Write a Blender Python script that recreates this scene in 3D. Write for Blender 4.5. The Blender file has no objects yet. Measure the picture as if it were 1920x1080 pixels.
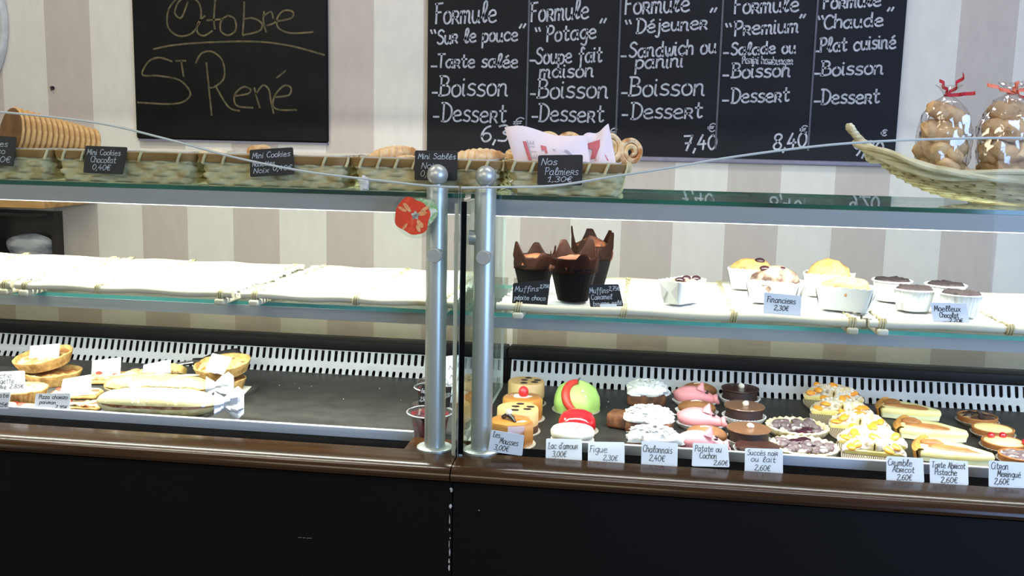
import bpy, math, random
from mathutils import Vector, Matrix, noise
S = bpy.context.scene
COL = S.collection
PI = math.pi
sin, cos = math.sin, math.cos

# ---------------------------------------------------------------- camera
YAW, PITCH, ROLL, FPX = math.radians(7.6), math.radians(8.73), math.radians(1.27), 1850.0
CAM = Vector((0, 0, 1.45))
FWD = Vector((-sin(YAW) * cos(PITCH), cos(YAW) * cos(PITCH), -sin(PITCH)))
_r = Vector((cos(YAW), sin(YAW), 0)); _u = _r.cross(FWD)
RGT = _r * cos(ROLL) + _u * sin(ROLL); UPV = _u * cos(ROLL) - _r * sin(ROLL)
cam = bpy.data.cameras.new('camera'); cam_o = bpy.data.objects.new('camera', cam); COL.objects.link(cam_o)
cam.sensor_width = 36; cam.lens = FPX / 1920 * 36; cam.clip_start = .02
m = Matrix((RGT, UPV, -FWD)).transposed().to_4x4(); m.translation = CAM; cam_o.matrix_world = m
S.camera = cam_o

def ray(x, y): return FWD + RGT * ((x - 960) / FPX) - UPV * ((y - 540) / FPX)
def at(x, y, Y): d = ray(x, y); return CAM + d * (Y / d.y)          # point of the plane Y = const
def on(x, y, z): d = ray(x, y); return CAM + d * ((z - CAM.z) / d.z)  # point of the plane z = const

# ---------------------------------------------------------------- world, lamps, exposure
S.view_settings.view_transform = 'Standard'; S.view_settings.look = 'None'
S.view_settings.gamma = 1; S.view_settings.use_curve_mapping = False
S.view_settings.exposure = 0.0
S.cycles.use_denoising = True
S.cycles.max_bounces = 10; S.cycles.transparent_max_bounces = 24; S.cycles.glossy_bounces = 4
S.cycles.diffuse_bounces = 3; S.cycles.transmission_bounces = 6
S.cycles.caustics_reflective = False; S.cycles.caustics_refractive = False
S.cycles.sample_clamp_indirect = 4
W = bpy.data.worlds.new('world'); S.world = W; W.use_nodes = True
bg = W.node_tree.nodes['Background']; bg.inputs[0].default_value = (1, .98, .93, 1); bg.inputs[1].default_value = .34

def area(name, loc, target, sx, sy, power, color, spread=180):
    l = bpy.data.lights.new(name, 'AREA'); l.shape = 'RECTANGLE'; l.size = sx; l.size_y = sy
    l.energy = power; l.color = color; l.spread = math.radians(spread)
    o = bpy.data.objects.new(name, l); COL.objects.link(o); o.location = loc
    o.rotation_euler = (Vector(target) - Vector(loc)).to_track_quat('-Z', 'Y').to_euler(); return o
area('ceiling_light', (-1.6, 1.6, 2.85), (-1.6, 3.2, 1.5), 1.2, .3, 16, (1, .94, .84))
area('ceiling_light', (.3, 1.6, 2.85), (.3, 3.2, 1.5), 1.2, .3, 13, (1, .97, .95))
area('shop_window_light', (2.5, -.7, 1.65), (.9, 1.9, 1.25), 2.4, 1.9, 66, (.34, .54, 1), 120)
area('front_fill_light', (-.9, -1.2, 2.85), (-.7, 1.7, 1.2), 2.2, .5, 30, (1, .91, .68))  # added fill from behind the camera, lifts the fascia, baskets and posts
area('left_room_light', (-3.4, -.6, 2.2), (-.6, 2.0, 1.1), 1.0, 1.0, 14, (1, .96, .80))
# fluorescent tubes of the display case: one under each shelf
def tube_light(x0, x1, y, z, power, color, tilt=.35, spread=170):
    return area('case_tube_light', ((x0 + x1) / 2, y, z), ((x0 + x1) / 2, y + tilt, z - 1), x1 - x0, .02, power, color, spread)
tube_light(-1.60, -.34, 1.69, 1.3125, 15, (1, 1, .92), 1.0, 160)
tube_light(-.27, 1.25, 1.69, 1.3125, 9.5, (.98, 1, 1), 1.3, 160)
tube_light(-1.60, -.34, 1.735, 1.1105, 9.5, (1, 1, .93), .25, 140)
tube_light(-.27, 1.25, 1.735, 1.1105, 5.2, (.98, 1, 1), .25, 140)

# ---------------------------------------------------------------- materials
def lin(c):
    return tuple(((v / 255) / 12.92 if v / 255 <= .04045 else ((v / 255 + .055) / 1.055) ** 2.4) for v in c) + (1,)
def nd(t, kind, **kw):
    n = t.nodes.new(kind)
    for k, v in kw.items(): setattr(n, k, v)
    return n
def mat(name, c, rough=.6, metal=0, c2=None, scale=20, detail=4, lo=.35, hi=.65, bump=0, bscale=None, spec=.5, coat=0, sss=0, stretch=None, c3=None, trans=0):
    M = bpy.data.materials.new(name); M.use_nodes = True; t = M.node_tree; b = t.nodes['Principled BSDF']
    b.inputs['Base Color'].default_value = lin(c); b.inputs['Roughness'].default_value = rough
    b.inputs['Metallic'].default_value = metal; b.inputs['Specular IOR Level'].default_value = spec
    b.inputs['Coat Weight'].default_value = coat; b.inputs['Coat Roughness'].default_value = .08
    b.inputs['Transmission Weight'].default_value = trans
    if sss:
        b.inputs['Subsurface Weight'].default_value = sss; b.inputs['Subsurface Radius'].default_value = (.01, .006, .004); b.inputs['Subsurface Scale'].default_value = .5
    tc = nd(t, 'ShaderNodeTexCoord'); mp = nd(t, 'ShaderNodeMapping'); t.links.new(tc.outputs['Object'], mp.inputs[0])
    if stretch: mp.inputs['Scale'].default_value = stretch
    if c2 is not None:
        n = nd(t, 'ShaderNodeTexNoise'); n.inputs['Scale'].default_value = scale; n.inputs['Detail'].default_value = detail
        t.links.new(mp.outputs[0], n.inputs[0])
        r = nd(t, 'ShaderNodeValToRGB'); e = r.color_ramp.elements
        e[0].position = lo; e[0].color = lin(c); e[1].position = hi; e[1].color = lin(c2)
        if c3 is not None:
            k = r.color_ramp.elements.new((lo + hi) / 2); k.color = lin(c3)
        t.links.new(n.outputs[0], r.inputs[0]); t.links.new(r.outputs[0], b.inputs['Base Color'])
    if bump:
        n2 = nd(t, 'ShaderNodeTexNoise'); n2.inputs['Scale'].default_value = bscale or scale * 2; n2.inputs['Detail'].default_value = 6
        t.links.new(mp.outputs[0], n2.inputs[0])
        bp = nd(t, 'ShaderNodeBump'); bp.inputs['Strength'].default_value = bump; bp.inputs['Distance'].default_value = .004
        t.links.new(n2.outputs[0], bp.inputs['Height']); t.links.new(bp.outputs[0], b.inputs['Normal'])
    return M
def thin_glass(name, tint, ior=1.45, rough=0.0, gain=1.0, base=0.0):
    M = bpy.data.materials.new(name); M.use_nodes = True; t = M.node_tree; t.nodes.clear()
    o = nd(t, 'ShaderNodeOutputMaterial'); mx = nd(t, 'ShaderNodeMixShader'); tr = nd(t, 'ShaderNodeBsdfTransparent')
    gl = nd(t, 'ShaderNodeBsdfGlossy'); fr = nd(t, 'ShaderNodeFresnel'); fr.inputs['IOR'].default_value = ior
    tr.inputs[0].default_value = tint + (1,); gl.inputs['Roughness'].default_value = rough
    ma = nd(t, 'ShaderNodeMath', operation='MULTIPLY_ADD'); ma.inputs[1].default_value = gain; ma.inputs[2].default_value = base; ma.use_clamp = True
    ge = nd(t, 'ShaderNodeNewGeometry'); mr = nd(t, 'ShaderNodeMapRange'); mr.inputs['To Min'].default_value = ior; mr.inputs['To Max'].default_value = 1 / ior
    t.links.new(ge.outputs['Backfacing'], mr.inputs[0]); t.links.new(mr.outputs[0], fr.inputs['IOR'])
    t.links.new(fr.outputs[0], ma.inputs[0]); t.links.new(ma.outputs[0], mx.inputs[0])
    t.links.new(tr.outputs[0], mx.inputs[1]); t.links.new(gl.outputs[0], mx.inputs[2]); t.links.new(mx.outputs[0], o.inputs[0]); return M
def emission(name, c, s):
    M = bpy.data.materials.new(name); M.use_nodes = True; b = M.node_tree.nodes['Principled BSDF']
    b.inputs['Base Color'].default_value = lin(c); b.inputs['Emission Color'].default_value = lin(c); b.inputs['Emission Strength'].default_value = s; return M

# ---------------------------------------------------------------- mesh builder
class MB:
    def __init__(s): s.v = []; s.f = []; s.mi = []
    def add(s, vs, fs, mi=0):
        n = len(s.v); s.v += [Vector(v) for v in vs]; s.f += [tuple(i + n for i in f) for f in fs]; s.mi += [mi] * len(fs); return s
    def box(s, a, b, mi=0, bev=0):
        x0, y0, z0 = a; x1, y1, z1 = b
        if not bev:
            return s.add([(x0, y0, z0), (x1, y0, z0), (x1, y1, z0), (x0, y1, z0), (x0, y0, z1), (x1, y0, z1), (x1, y1, z1), (x0, y1, z1)],
                  [(0, 3, 2, 1), (4, 5, 6, 7), (0, 1, 5, 4), (1, 2, 6, 5), (2, 3, 7, 6), (3, 0, 4, 7)], mi)
        return s.rbox(a, b, bev, mi)
    def rbox(s, a, b, r, mi=0, k=3):                              # box with rounded corners and edges
        x0, y0, z0 = a; x1, y1, z1 = b; rings = []
        prof = [(r * (1 - cos(i / k * PI / 2)), r * (1 - sin(i / k * PI / 2))) for i in range(k, -1, -1)]   # (inset, depth)
        prof = [(r * (1 - sin(i / k * PI / 2)), r * (1 - cos(i / k * PI / 2))) for i in range(k + 1)]
        levels = [(z0 + d, ins) for ins, d in prof] + [(z1 - d, ins) for ins, d in reversed(prof)]
        for z, ins in levels:
            ring = []; rr = max(r - ins, 1e-5)
            for cx, cy, a0 in ((x1 - r, y1 - r, 0), (x0 + r, y1 - r, 1), (x0 + r, y0 + r, 2), (x1 - r, y0 + r, 3)):
                for i in range(k + 1):
                    t = (a0 + i / k) * PI / 2; ring.append((cx + rr * cos(t), cy + rr * sin(t), z))
            rings.append(ring)
        return s.loft(rings, mi, True, True)
    def loft(s, rings, mi=0, cap0=False, cap1=False, closed=True):
        n = len(rings[0]); vs = [v for r in rings for v in r]; fs = []
        for i in range(len(rings) - 1):
            for j in range(n if closed else n - 1):
                k = (j + 1) % n; fs.append((i * n + j, i * n + k, (i + 1) * n + k, (i + 1) * n + j))
        if cap0: fs.append(tuple(reversed(range(n))))
        if cap1: fs.append(tuple(range((len(rings) - 1) * n, len(rings) * n)))
        return s.add(vs, fs, mi)
    def lathe(s, prof, c=(0, 0, 0), seg=32, mod=None, mi=0, sx=1, sy=1, cap=True):
        rings = []
        for k, (r, z) in enumerate(prof):
            ring = []
            for j in range(seg):
                a = j / seg * 2 * PI; q, dz = (1, 0)
                if mod: q, dz = mod(a, k, r, z)
                ring.append((c[0] + r * q * cos(a) * sx, c[1] + r * q * sin(a) * sy, c[2] + z + dz))
            rings.append(ring)
        return s.loft(rings, mi, cap and prof[0][0] > 1e-6, cap and prof[-1][0] > 1e-6)
    def tube(s, pts, r, seg=8, mi=0, caps=True):
        pts = [Vector(p) for p in pts]; n = len(pts); rr = r if isinstance(r, (list, tuple)) else [r] * n; rings = []; up = None
        for i, p in enumerate(pts):
            t = (pts[min(i + 1, n - 1)] - pts[max(i - 1, 0)]).normalized()
            if up is None: up = Vector((0, 0, 1)) if abs(t.z) < .9 else Vector((0, 1, 0))
            a = t.cross(up); a = a.normalized() if a.length > 1e-6 else t.orthogonal().normalized(); up = a.cross(t).normalized()
            rings.append([p + (a * cos(j / seg * 2 * PI) + up * sin(j / seg * 2 * PI)) * rr[i] for j in range(seg)])
        return s.loft(rings, mi, caps, caps)
    def blob(s, c, rad, amp=.1, freq=30, seed=0, nu=20, nv=12, flat=None, mi=0, amp2=0, freq2=120):
        c = Vector(c); rings = []; off = Vector((seed * 7.3, seed * 3.1, seed * 5.7))
        for i in range(nv + 1):
            th = PI * min(max(i / nv, .02), .98); ring = []
            for j in range(nu):
                ph = j / nu * 2 * PI; d = Vector((sin(th) * cos(ph), sin(th) * sin(ph), -cos(th)))
                p = Vector((d.x * rad[0], d.y * rad[1], d.z * rad[2]))
                k = 1 + amp * noise.noise(p * freq + off) + (amp2 * noise.noise(p * freq2 + off) if amp2 else 0)
                p = p * k
                if flat is not None and p.z < flat: p.z = flat
                ring.append(c + p)
            rings.append(ring)
        return s.loft(rings, mi, True, True)
    def quad(s, a, b, c, d, mi=0): return s.add([a, b, c, d], [(0, 1, 2, 3)], mi)
    def sheet(s, fn, nu, nv, th, mi=0):                             # fn(u,v)->(point); closed sheet with thickness along fn's normal
        P = [[Vector(fn(i / nu, j / nv)) for i in range(nu + 1)] for j in range(nv + 1)]; A = []; B = []
        for j in range(nv + 1):
            for i in range(nu + 1):
                du = P[j][min(i + 1, nu)] - P[j][max(i - 1, 0)]; dv = P[min(j + 1, nv)][i] - P[max(j - 1, 0)][i]
                n = du.cross(dv); n = n.normalized() if n.length > 1e-12 else Vector((0, 0, 1))
                A.append(P[j][i]); B.append(P[j][i] - n * th)
        w = nu + 1; fs = []; N = len(A)
        for j in range(nv):
            for i in range(nu):
                q = (j * w + i, j * w + i + 1, (j + 1) * w + i + 1, (j + 1) * w + i); fs.append(q); fs.append(tuple(N + k for k in reversed(q)))
        edge = [j for j in range(w)] + [j * w + nu for j in range(1, nv + 1)] + [nv * w + i for i in range(nu - 1, -1, -1)] + [j * w for j in range(nv - 1, 0, -1)]
        for k in range(len(edge)):
            a, b = edge[k], edge[(k + 1) % len(edge)]; fs.append((b, a, N + a, N + b))
        return s.add(A + B, fs, mi)
    def xf(s, M):
        s.v = [M @ v for v in s.v]; return s
    def build(s, name, mats, parent=None, world=False, smooth=True, auto=40, loc=None, local=False):
        me = bpy.data.meshes.new(name); off = Vector((0, 0, 0))
        if world and parent is not None: off = wloc(parent)
        if loc is not None and not local: off = Vector(loc)
        me.from_pydata([tuple(v - off) for v in s.v], [], s.f)
        for x in (mats if isinstance(mats, (list, tuple)) else [mats]): me.materials.append(x)
        for p, i in zip(me.polygons, s.mi): p.material_index = i; p.use_smooth = smooth
        me.update()
        if smooth and auto: me.set_sharp_from_angle(angle=math.radians(auto))
        o = bpy.data.objects.new(name, me); COL.objects.link(o)
        if loc is not None: o.location = loc
        if parent is not None: o.parent = parent
        return o
def wloc(o):
    p = Vector((0, 0, 0))
    while o is not None: p += o.location; o = o.parent
    return p
def tag(o, label, cat, group=None, kind=None):
    o['label'] = label; o['category'] = cat
    if group: o['group'] = group
    if kind: o['kind'] = kind
    return o
def thing(name, label, cat, loc=(0, 0, 0), rz=0, group=None):
    o = bpy.data.objects.new(name, None); COL.objects.link(o); o.empty_display_size = .02
    o.location = loc; o.rotation_euler = (0, 0, rz); return tag(o, label, cat, group)
def struct(o): o['kind'] = 'structure'; return o
def dup(root, loc, rz=0, label=None, rx=0, ry=0, sc=None):
    def cp(o, par):
        c = o.copy(); COL.objects.link(c)
        if par is not None: c.parent = par
        for ch in list(o.children): cp(ch, c)
        return c
    r = cp(root, None); r.location = loc; r.rotation_euler = (rx, ry, rz)
    if sc: r.scale = sc if isinstance(sc, (tuple, list)) else (sc, sc, sc)
    if label: r['label'] = label
    return r

# ---------------------------------------------------------------- handwriting: one-stroke letters drawn as thin ribbons
G = {
'a': (6, "5,5 3,6 1,5 0,3 1,.5 3,0 5,2;5,6 5,1 6,0"), 'b': (5, "0,10 0,0;0,4 2,6 4,5.5 5,3 4,.5 2,0 0,1"), 'c': (5, "5,5 3,6 1,5 0,3 1,.6 3,0 5,1"),
'd': (6, "5,5 3,6 1,5 0,3 1,.5 3,0 5,2;5,10 5,1 6,0"), 'e': (5.5, "0,3 4.6,3.6 4.5,5.2 2.8,6 .8,5 0,3 .8,.7 3,0 5.5,.8"),
'f': (4.5, "4.5,9 3.2,10 2,8.5 2,0 1.6,-3;0,6 4,6"), 'g': (5.2, "5,5 3,6 1,5 0,3 1,.8 3,.3 5,2;5,6 5,-2 3.5,-4 1,-3"), 'h': (4.6, "0,10 0,0;0,4 2,6 4,5.5 4.5,3 4.5,0"),
'i': (1.2, "0,6 0,1 1,0;0,8.2 .2,8.7"), 'j': (1.8, "1.5,6 1.5,-2 .5,-3.8 -.8,-3;1.5,8.2 1.6,8.7"), 'k': (4.5, "0,10 0,0;4,6 0,2.5;1.2,3.4 4.5,0"),
'l': (3.5, "0,2 3,6.5 3.2,9.5 2,10 1,8 1,2 2,0 3.5,.8"), 'm': (7, "0,6 0,0;0,4 1.5,6 3,5 3,0;3,4 4.5,6 6,5 6,.8 7,0"), 'n': (5.2, "0,6 0,0;0,4 1.8,6 3.8,5.4 4,2 4.2,.4 5.2,0"),
'o': (5, "2.5,6 .6,5 0,3 .8,.7 2.6,0 4.5,1 5,3 4.3,5.2 2.5,6"), 'p': (4.6, "0,6 0,-4;0,4.5 2,6 4.3,5 4.6,3 4,1 2,0 0,1"), 'q': (5, "5,5 3,6 1,5 0,3 1,.8 3,.3 5,2;5,6 5,-4"),
'r': (4.5, "0,6 0,0;0,6 3,6 4,4.6 3,3.1 0,3;1.8,3 4.5,0"), 's': (4.2, "4.2,5.4 2.4,6 .6,5 1,3.6 3.6,2.6 4.2,1.2 2.6,0 0,.6"), 't': (4.4, "1.8,9 1.8,1.4 3,0 4.4,.8;0,6 4.2,6"),
'u': (5.4, "0,6 0,2 1.4,0 3.2,.6 4.4,2.5;4.4,6 4.4,1 5.4,0"), 'v': (4.4, "0,6 2.2,0;2.2,0 4.4,6"), 'w': (6.2, "0,6 .6,1 1.8,0 3,2 3.2,5;3.2,2 4.2,0 5.6,.8 6.2,6"),
'x': (4.5, "0,6 4.5,0;4.5,6 0,0"), 'z': (4.6, "0,6 4.4,6;4.4,6 0,0;0,0 4.6,0"),
'\xe9': (5.5, "0,3 4.6,3.6 4.5,5.2 2.8,6 .8,5 0,3 .8,.7 3,0 5.5,.8;2,7.6 4,9"), '\xe8': (5.5, "0,3 4.6,3.6 4.5,5.2 2.8,6 .8,5 0,3 .8,.7 3,0 5.5,.8;1.5,9 3.4,7.6"),
'A': (6, "0,0 3,10;3,10 6,0;1.2,3.6 4.8,3.6"), 'B': (5.6, "0.6,10 .6,0;-.4,10 3.5,9.8 4.8,7.8 3.2,5.4 .6,5.2;3.2,5.4 5.6,4 5.4,1 3,0 -.4,0"), 'C': (6, "6,8.4 4,10 1.5,9 0,5 1.2,1.2 3.6,0 6,1.4"),
'D': (6.4, "1,10 1,0;-.4,10 3.2,9.8 6.2,7.2 6.2,3 3.6,0 0,0"), 'F': (5.2, "1,10 1,0;0,9.6 5.2,10;1,5.4 4.2,5.6"), 'L': (5, "1.6,10 1,0;1,0 5,0;1.6,10 .2,8.6"),
'M': (7, "0,0 .8,10;.8,10 3.4,3;3.4,3 6,10;6,10 7,0"), 'N': (5.4, "0,0 .3,10;.3,10 5,0;5,0 5.4,10"), 'P': (5.4, "0.8,10 .8,0;-.2,9.6 3.6,10 5.4,8.4 5,6 3,4.8 .8,4.8"),
'Q': (6, "3,10 .6,8 0,5 .8,1.5 3,0 5.4,2 6,5 5,8.6 3,10;4,2 6.4,-.6"), 'S': (5.4, "5.4,8.6 3.4,10 1,9 .8,6.8 3.6,5.2 5.4,3 4.2,.6 1.8,0 0,1.2"), 'T': (6, "3,10 3,0;0,9.8 6,10"),
'E': (4.5, "4.5,10 0,10;0,10 0,0;0,0 4.5,0;0,5 3.8,5"), 'U': (5, "0,10 0,3 1.4,0 3.6,0 5,3 5,10"), 'G': (6, "6,8.4 4,10 1.5,9 0,5 1.2,1.2 3.6,0 6,1.4 6,4.4;6,4.4 4,4.4"),
'0': (5, "2.5,10 .6,8 0,5 .6,2 2.5,0 4.4,2 5,5 4.4,8 2.5,10"), '1': (4, "0,7 2.4,10;2.4,10 2.4,0;1,0 4,0"), '2': (5, "0,8 1.5,10 4,9.6 4.4,7.4 0,0;0,0 5,0"), '3': (4.8, "0,9.4 3,10 4.6,8 2.2,5.4 4.8,3.4 3.6,.4 0,.6"),
'4': (5, "2.6,10 0,3.4;0,3.4 5,3.8;3.6,6 3.4,0"), '5': (4.8, "4.4,10 .8,10;.8,10 .4,5.6 3,6.2 4.8,3.8 3.6,.6 0,.4"), '6': (4.8, "4.2,9.6 1.6,8 0,4 1,.6 3,0 4.8,2 4,4.6 1.6,5 .2,3"),
'7': (5, "0,10 5,10;5,10 2,0;1,5 4.4,5.2"), '8': (4.6, "2.5,5.2 .4,7.4 1.2,9.8 3.6,9.8 4.4,7.4 .2,3 1,.4 3.6,.2 4.6,2.6 2.5,5.2"), '9': (4.6, "4.6,7.6 2.6,5 .4,6.6 .8,9.4 3.2,10 4.6,7.6 4.2,3 2.4,0"),
',': (1, "1,1 0,-2"), "'": (.6, "0,10 .2,7.6"), '-': (3, "0,3 3,3"), '.': (.6, "0,0 .4,.4"), '\u20ac': (5, "5,8.6 3,10 1.2,8.4 .8,5 1.4,1.4 3.2,0 5,1.2;-.4,6 4,6.2;-.4,4 3.6,4.2"),
'\u201c': (3, "0,10 .8,7.6;1.8,10 2.6,7.6"), '\u201d': (3, "1,10 .2,7.6;2.8,10 2,7.6"), ' ': (3.4, "")}
def strokes(ch):
    w, s = G[ch]
    return w, [[tuple(float(q) for q in p.split(',')) for p in st.split()] for st in s.split(';') if st]
def smooth_line(p, k=5):
    if len(p) < 3: return p
    out = []
    for i in range(len(p) - 1):
        a, b, c, d = p[max(i - 1, 0)], p[i], p[i + 1], p[min(i + 2, len(p) - 1)]
        for j in range(k):
            t = j / k
            out.append(tuple(.5 * (2 * b[q] + (c[q] - a[q]) * t + (2 * a[q] - 5 * b[q] + 4 * c[q] - d[q]) * t * t + (3 * b[q] - a[q] - 3 * c[q] + d[q]) * t ** 3) for q in range(len(b))))
    return out + [p[-1]]
def ribbon(mb, pts3, w, nrm):
    L = []; n = len(pts3)
    if n < 2: return
    for i, p in enumerate(pts3):
        t = (pts3[min(i + 1, n - 1)] - pts3[max(i - 1, 0)])
        t = t.normalized() if t.length > 1e-9 else Vector((1, 0, 0)); sd = nrm.cross(t) * (w / 2)
        e = t * (w / 2) * (-1 if i == 0 else (1 if i == n - 1 else 0)) * .6
        L.append((p + sd + e, p - sd + e))
    vs = [q for l in L for q in l]; mb.add(vs, [(2 * i, 2 * i + 1, 2 * i + 3, 2 * i + 2) for i in range(n - 1)])
def write(mb, text, p0, p1, up, h, w, nrm, slant=.08, seed=None):
    """text on the baseline p0 -> p1 (world), letters h tall along up, pen width w"""
    p0, p1, up = Vector(p0), Vector(p1), Vector(up); rnd = random.Random(seed if seed is not None else text)
    tot = sum(strokes(c)[0] + 1.5 for c in text) - 1.5; ux = (p1 - p0) / tot; x = 0
    for c in text:
        cw, st = strokes(c); jy = rnd.uniform(-.35, .35)
        for s in st:
            ribbon(mb, [p0 + ux * (x + q[0] + q[1] * slant) + up * ((q[1] + jy) * h / 10) for q in smooth_line(s)], w, nrm)
        x += cw + 1.5
def trace(mb, pix, Y, w, nrm=Vector((0, -1, 0))):
    ribbon(mb, [at(p[0], p[1], Y) for p in smooth_line(pix, 6)], w, nrm)
# ================================================================ the setting
YW = 3.29
def wallpaper():
    M = mat('striped_wallpaper', (200, 196, 186), .8); t = M.node_tree; b = t.nodes['Principled BSDF']
    tc = nd(t, 'ShaderNodeTexCoord'); sx = nd(t, 'ShaderNodeSeparateXYZ'); t.links.new(tc.outputs['Object'], sx.inputs[0])
    nz = nd(t, 'ShaderNodeTexNoise'); nz.inputs['Scale'].default_value = 40; nz.inputs['Detail'].default_value = 4
    mp = nd(t, 'ShaderNodeMapping'); mp.inputs['Scale'].default_value = (1, 1, .35); t.links.new(tc.outputs['Object'], mp.inputs[0]); t.links.new(mp.outputs[0], nz.inputs[0])
    a1 = nd(t, 'ShaderNodeMath', operation='ADD'); a1.inputs[1].default_value = 1.768 + .169 * 40; t.links.new(sx.outputs[0], a1.inputs[0])
    a2 = nd(t, 'ShaderNodeMath', operation='DIVIDE'); a2.inputs[1].default_value = .338; t.links.new(a1.outputs[0], a2.inputs[0])
    a3 = nd(t, 'ShaderNodeMath', operation='FRACT'); t.links.new(a2.outputs[0], a3.inputs[0])
    rp = nd(t, 'ShaderNodeValToRGB'); rp.color_ramp.interpolation = 'CONSTANT'; e = rp.color_ramp.elements
    e[0].position = 0; e[0].color = lin((186, 175, 163)); e[1].position = .5; e[1].color = lin((212, 207, 194)); t.links.new(a3.outputs[0], rp.inputs[0])
    mx = nd(t, 'ShaderNodeMixRGB', blend_type='MULTIPLY'); mx.inputs[0].default_value = .16; t.links.new(rp.outputs[0], mx.inputs[1]); t.links.new(nz.outputs[0], mx.inputs[2])
    t.links.new(mx.outputs[0], b.inputs['Base Color'])
    bp = nd(t, 'ShaderNodeBump'); bp.inputs['Strength'].default_value = .15; bp.inputs['Distance'].default_value = .003
    n2 = nd(t, 'ShaderNodeTexNoise'); n2.inputs['Scale'].default_value = 260; t.links.new(tc.outputs['Object'], n2.inputs[0]); t.links.new(n2.outputs[0], bp.inputs['Height']); t.links.new(bp.outputs[0], b.inputs['Normal'])
    return M
struct(MB().box((-5, YW, 0), (4.5, YW + .1, 3)).build('wall_back', wallpaper(), smooth=False))
struct(MB().box((-5, -3, -.1), (4.5, YW, 0)).build('floor', mat('floor_tiles', (120, 112, 100), .5, c2=(135, 126, 114), scale=3), smooth=False))
struct(MB().box((-5, -3, 3), (4.5, YW + .1, 3.1)).build('ceiling', mat('ceiling_paint', (225, 224, 220), .9, c2=(230, 229, 226), scale=2), smooth=False))

M_board = mat('chalkboard_black', (15, 15, 14), .6, c2=(21, 21, 20), scale=9, spec=.12)
M_chalk = mat('white_chalk', (176, 178, 182), .9, c2=(134, 136, 142), scale=70)
M_dimchalk = mat('ochre_chalk', (104, 95, 62), .95, c2=(56, 52, 34), scale=40, lo=.3, hi=.7)
M_rim = mat('grey_board_rim', (112, 108, 122), .5, c2=(102, 99, 112), scale=30)
YB = 3.27
NF = Vector((0, -1, 0)); ZU = Vector((0, 0, 1))

# ---- chalkboard with the saint of the day
xl, xr, zb = at(253, 200, YB).x, at(614, 200, YB).x, at(430, 264, YB).z
ch = thing('chalkboard', 'plain black chalkboard on the striped wall reading Octobre, St René in faint chalk', 'chalkboard', (xl, YB, zb))
MB().rbox((xl, YB, zb), (xr, YW - .001, zb + .86), .008).build('panel', M_board, ch, world=True)
MB().box((xl + .008, YB + .001, zb - .007), (xr - .003, YW - .001, zb)).build('lower_rim', M_rim, ch, world=True, smooth=False)
mb = MB(); YL = YB - .0008
for st in ([(352, 4), (340, 33), (328, 24), (336, 2), (356, -6), (374, 8), (376, 36), (360, 62), (334, 67), (315, 50), (316, 18), (334, -6)],
           [(384, 30), (372, 42), (370, 60), (382, 67), (398, 58)], [(404, -4), (401, 36), (403, 54)], [(388, 38), (418, 36)],
           [(428, 29), (415, 38), (414, 58), (428, 66), (442, 56), (440, 36), (428, 29)], [(458, 4), (457, 36), (455, 64)], [(456, 36), (474, 34), (491, 44), (486, 58), (455, 66)],
           [(495, 22), (494, 40), (499, 60)], [(494, 30), (508, 22), (512, 34)], [(500, 48), (512, 44), (520, 38)],
           [(518, 40), (546, 34), (549, 22), (532, 20), (520, 34), (522, 52), (545, 62), (587, 60)],
           [(288, 92), (330, 84), (400, 79), (480, 78), (545, 86), (608, 103)],
           [(322, 115), (298, 108), (278, 116), (267, 140), (296, 142), (336, 150), (357, 174), (345, 190), (318, 195), (258, 192)],
           [(330, 114), (348, 114)], [(340, 115), (344, 143)],
           [(387, 118), (392, 168), (397, 216)], [(367, 118), (378, 100), (398, 97), (417, 114), (420, 146), (402, 163), (392, 164)], [(405, 163), (428, 200), (449, 208)],
           [(440, 180), (464, 176), (470, 168), (456, 163), (440, 178), (444, 198), (474, 202)], [(477, 165), (481, 182), (487, 202)], [(480, 176), (493, 160), (504, 168), (508, 190), (513, 212)],
           [(517, 182), (542, 178), (545, 164), (532, 161), (516, 178), (512, 198), (525, 206), (556, 206)], [(519, 146), (535, 133)]):
    trace(mb, st, YL, .0062)
mb.build('lettering', M_dimchalk, ch, world=True, smooth=False)

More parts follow.
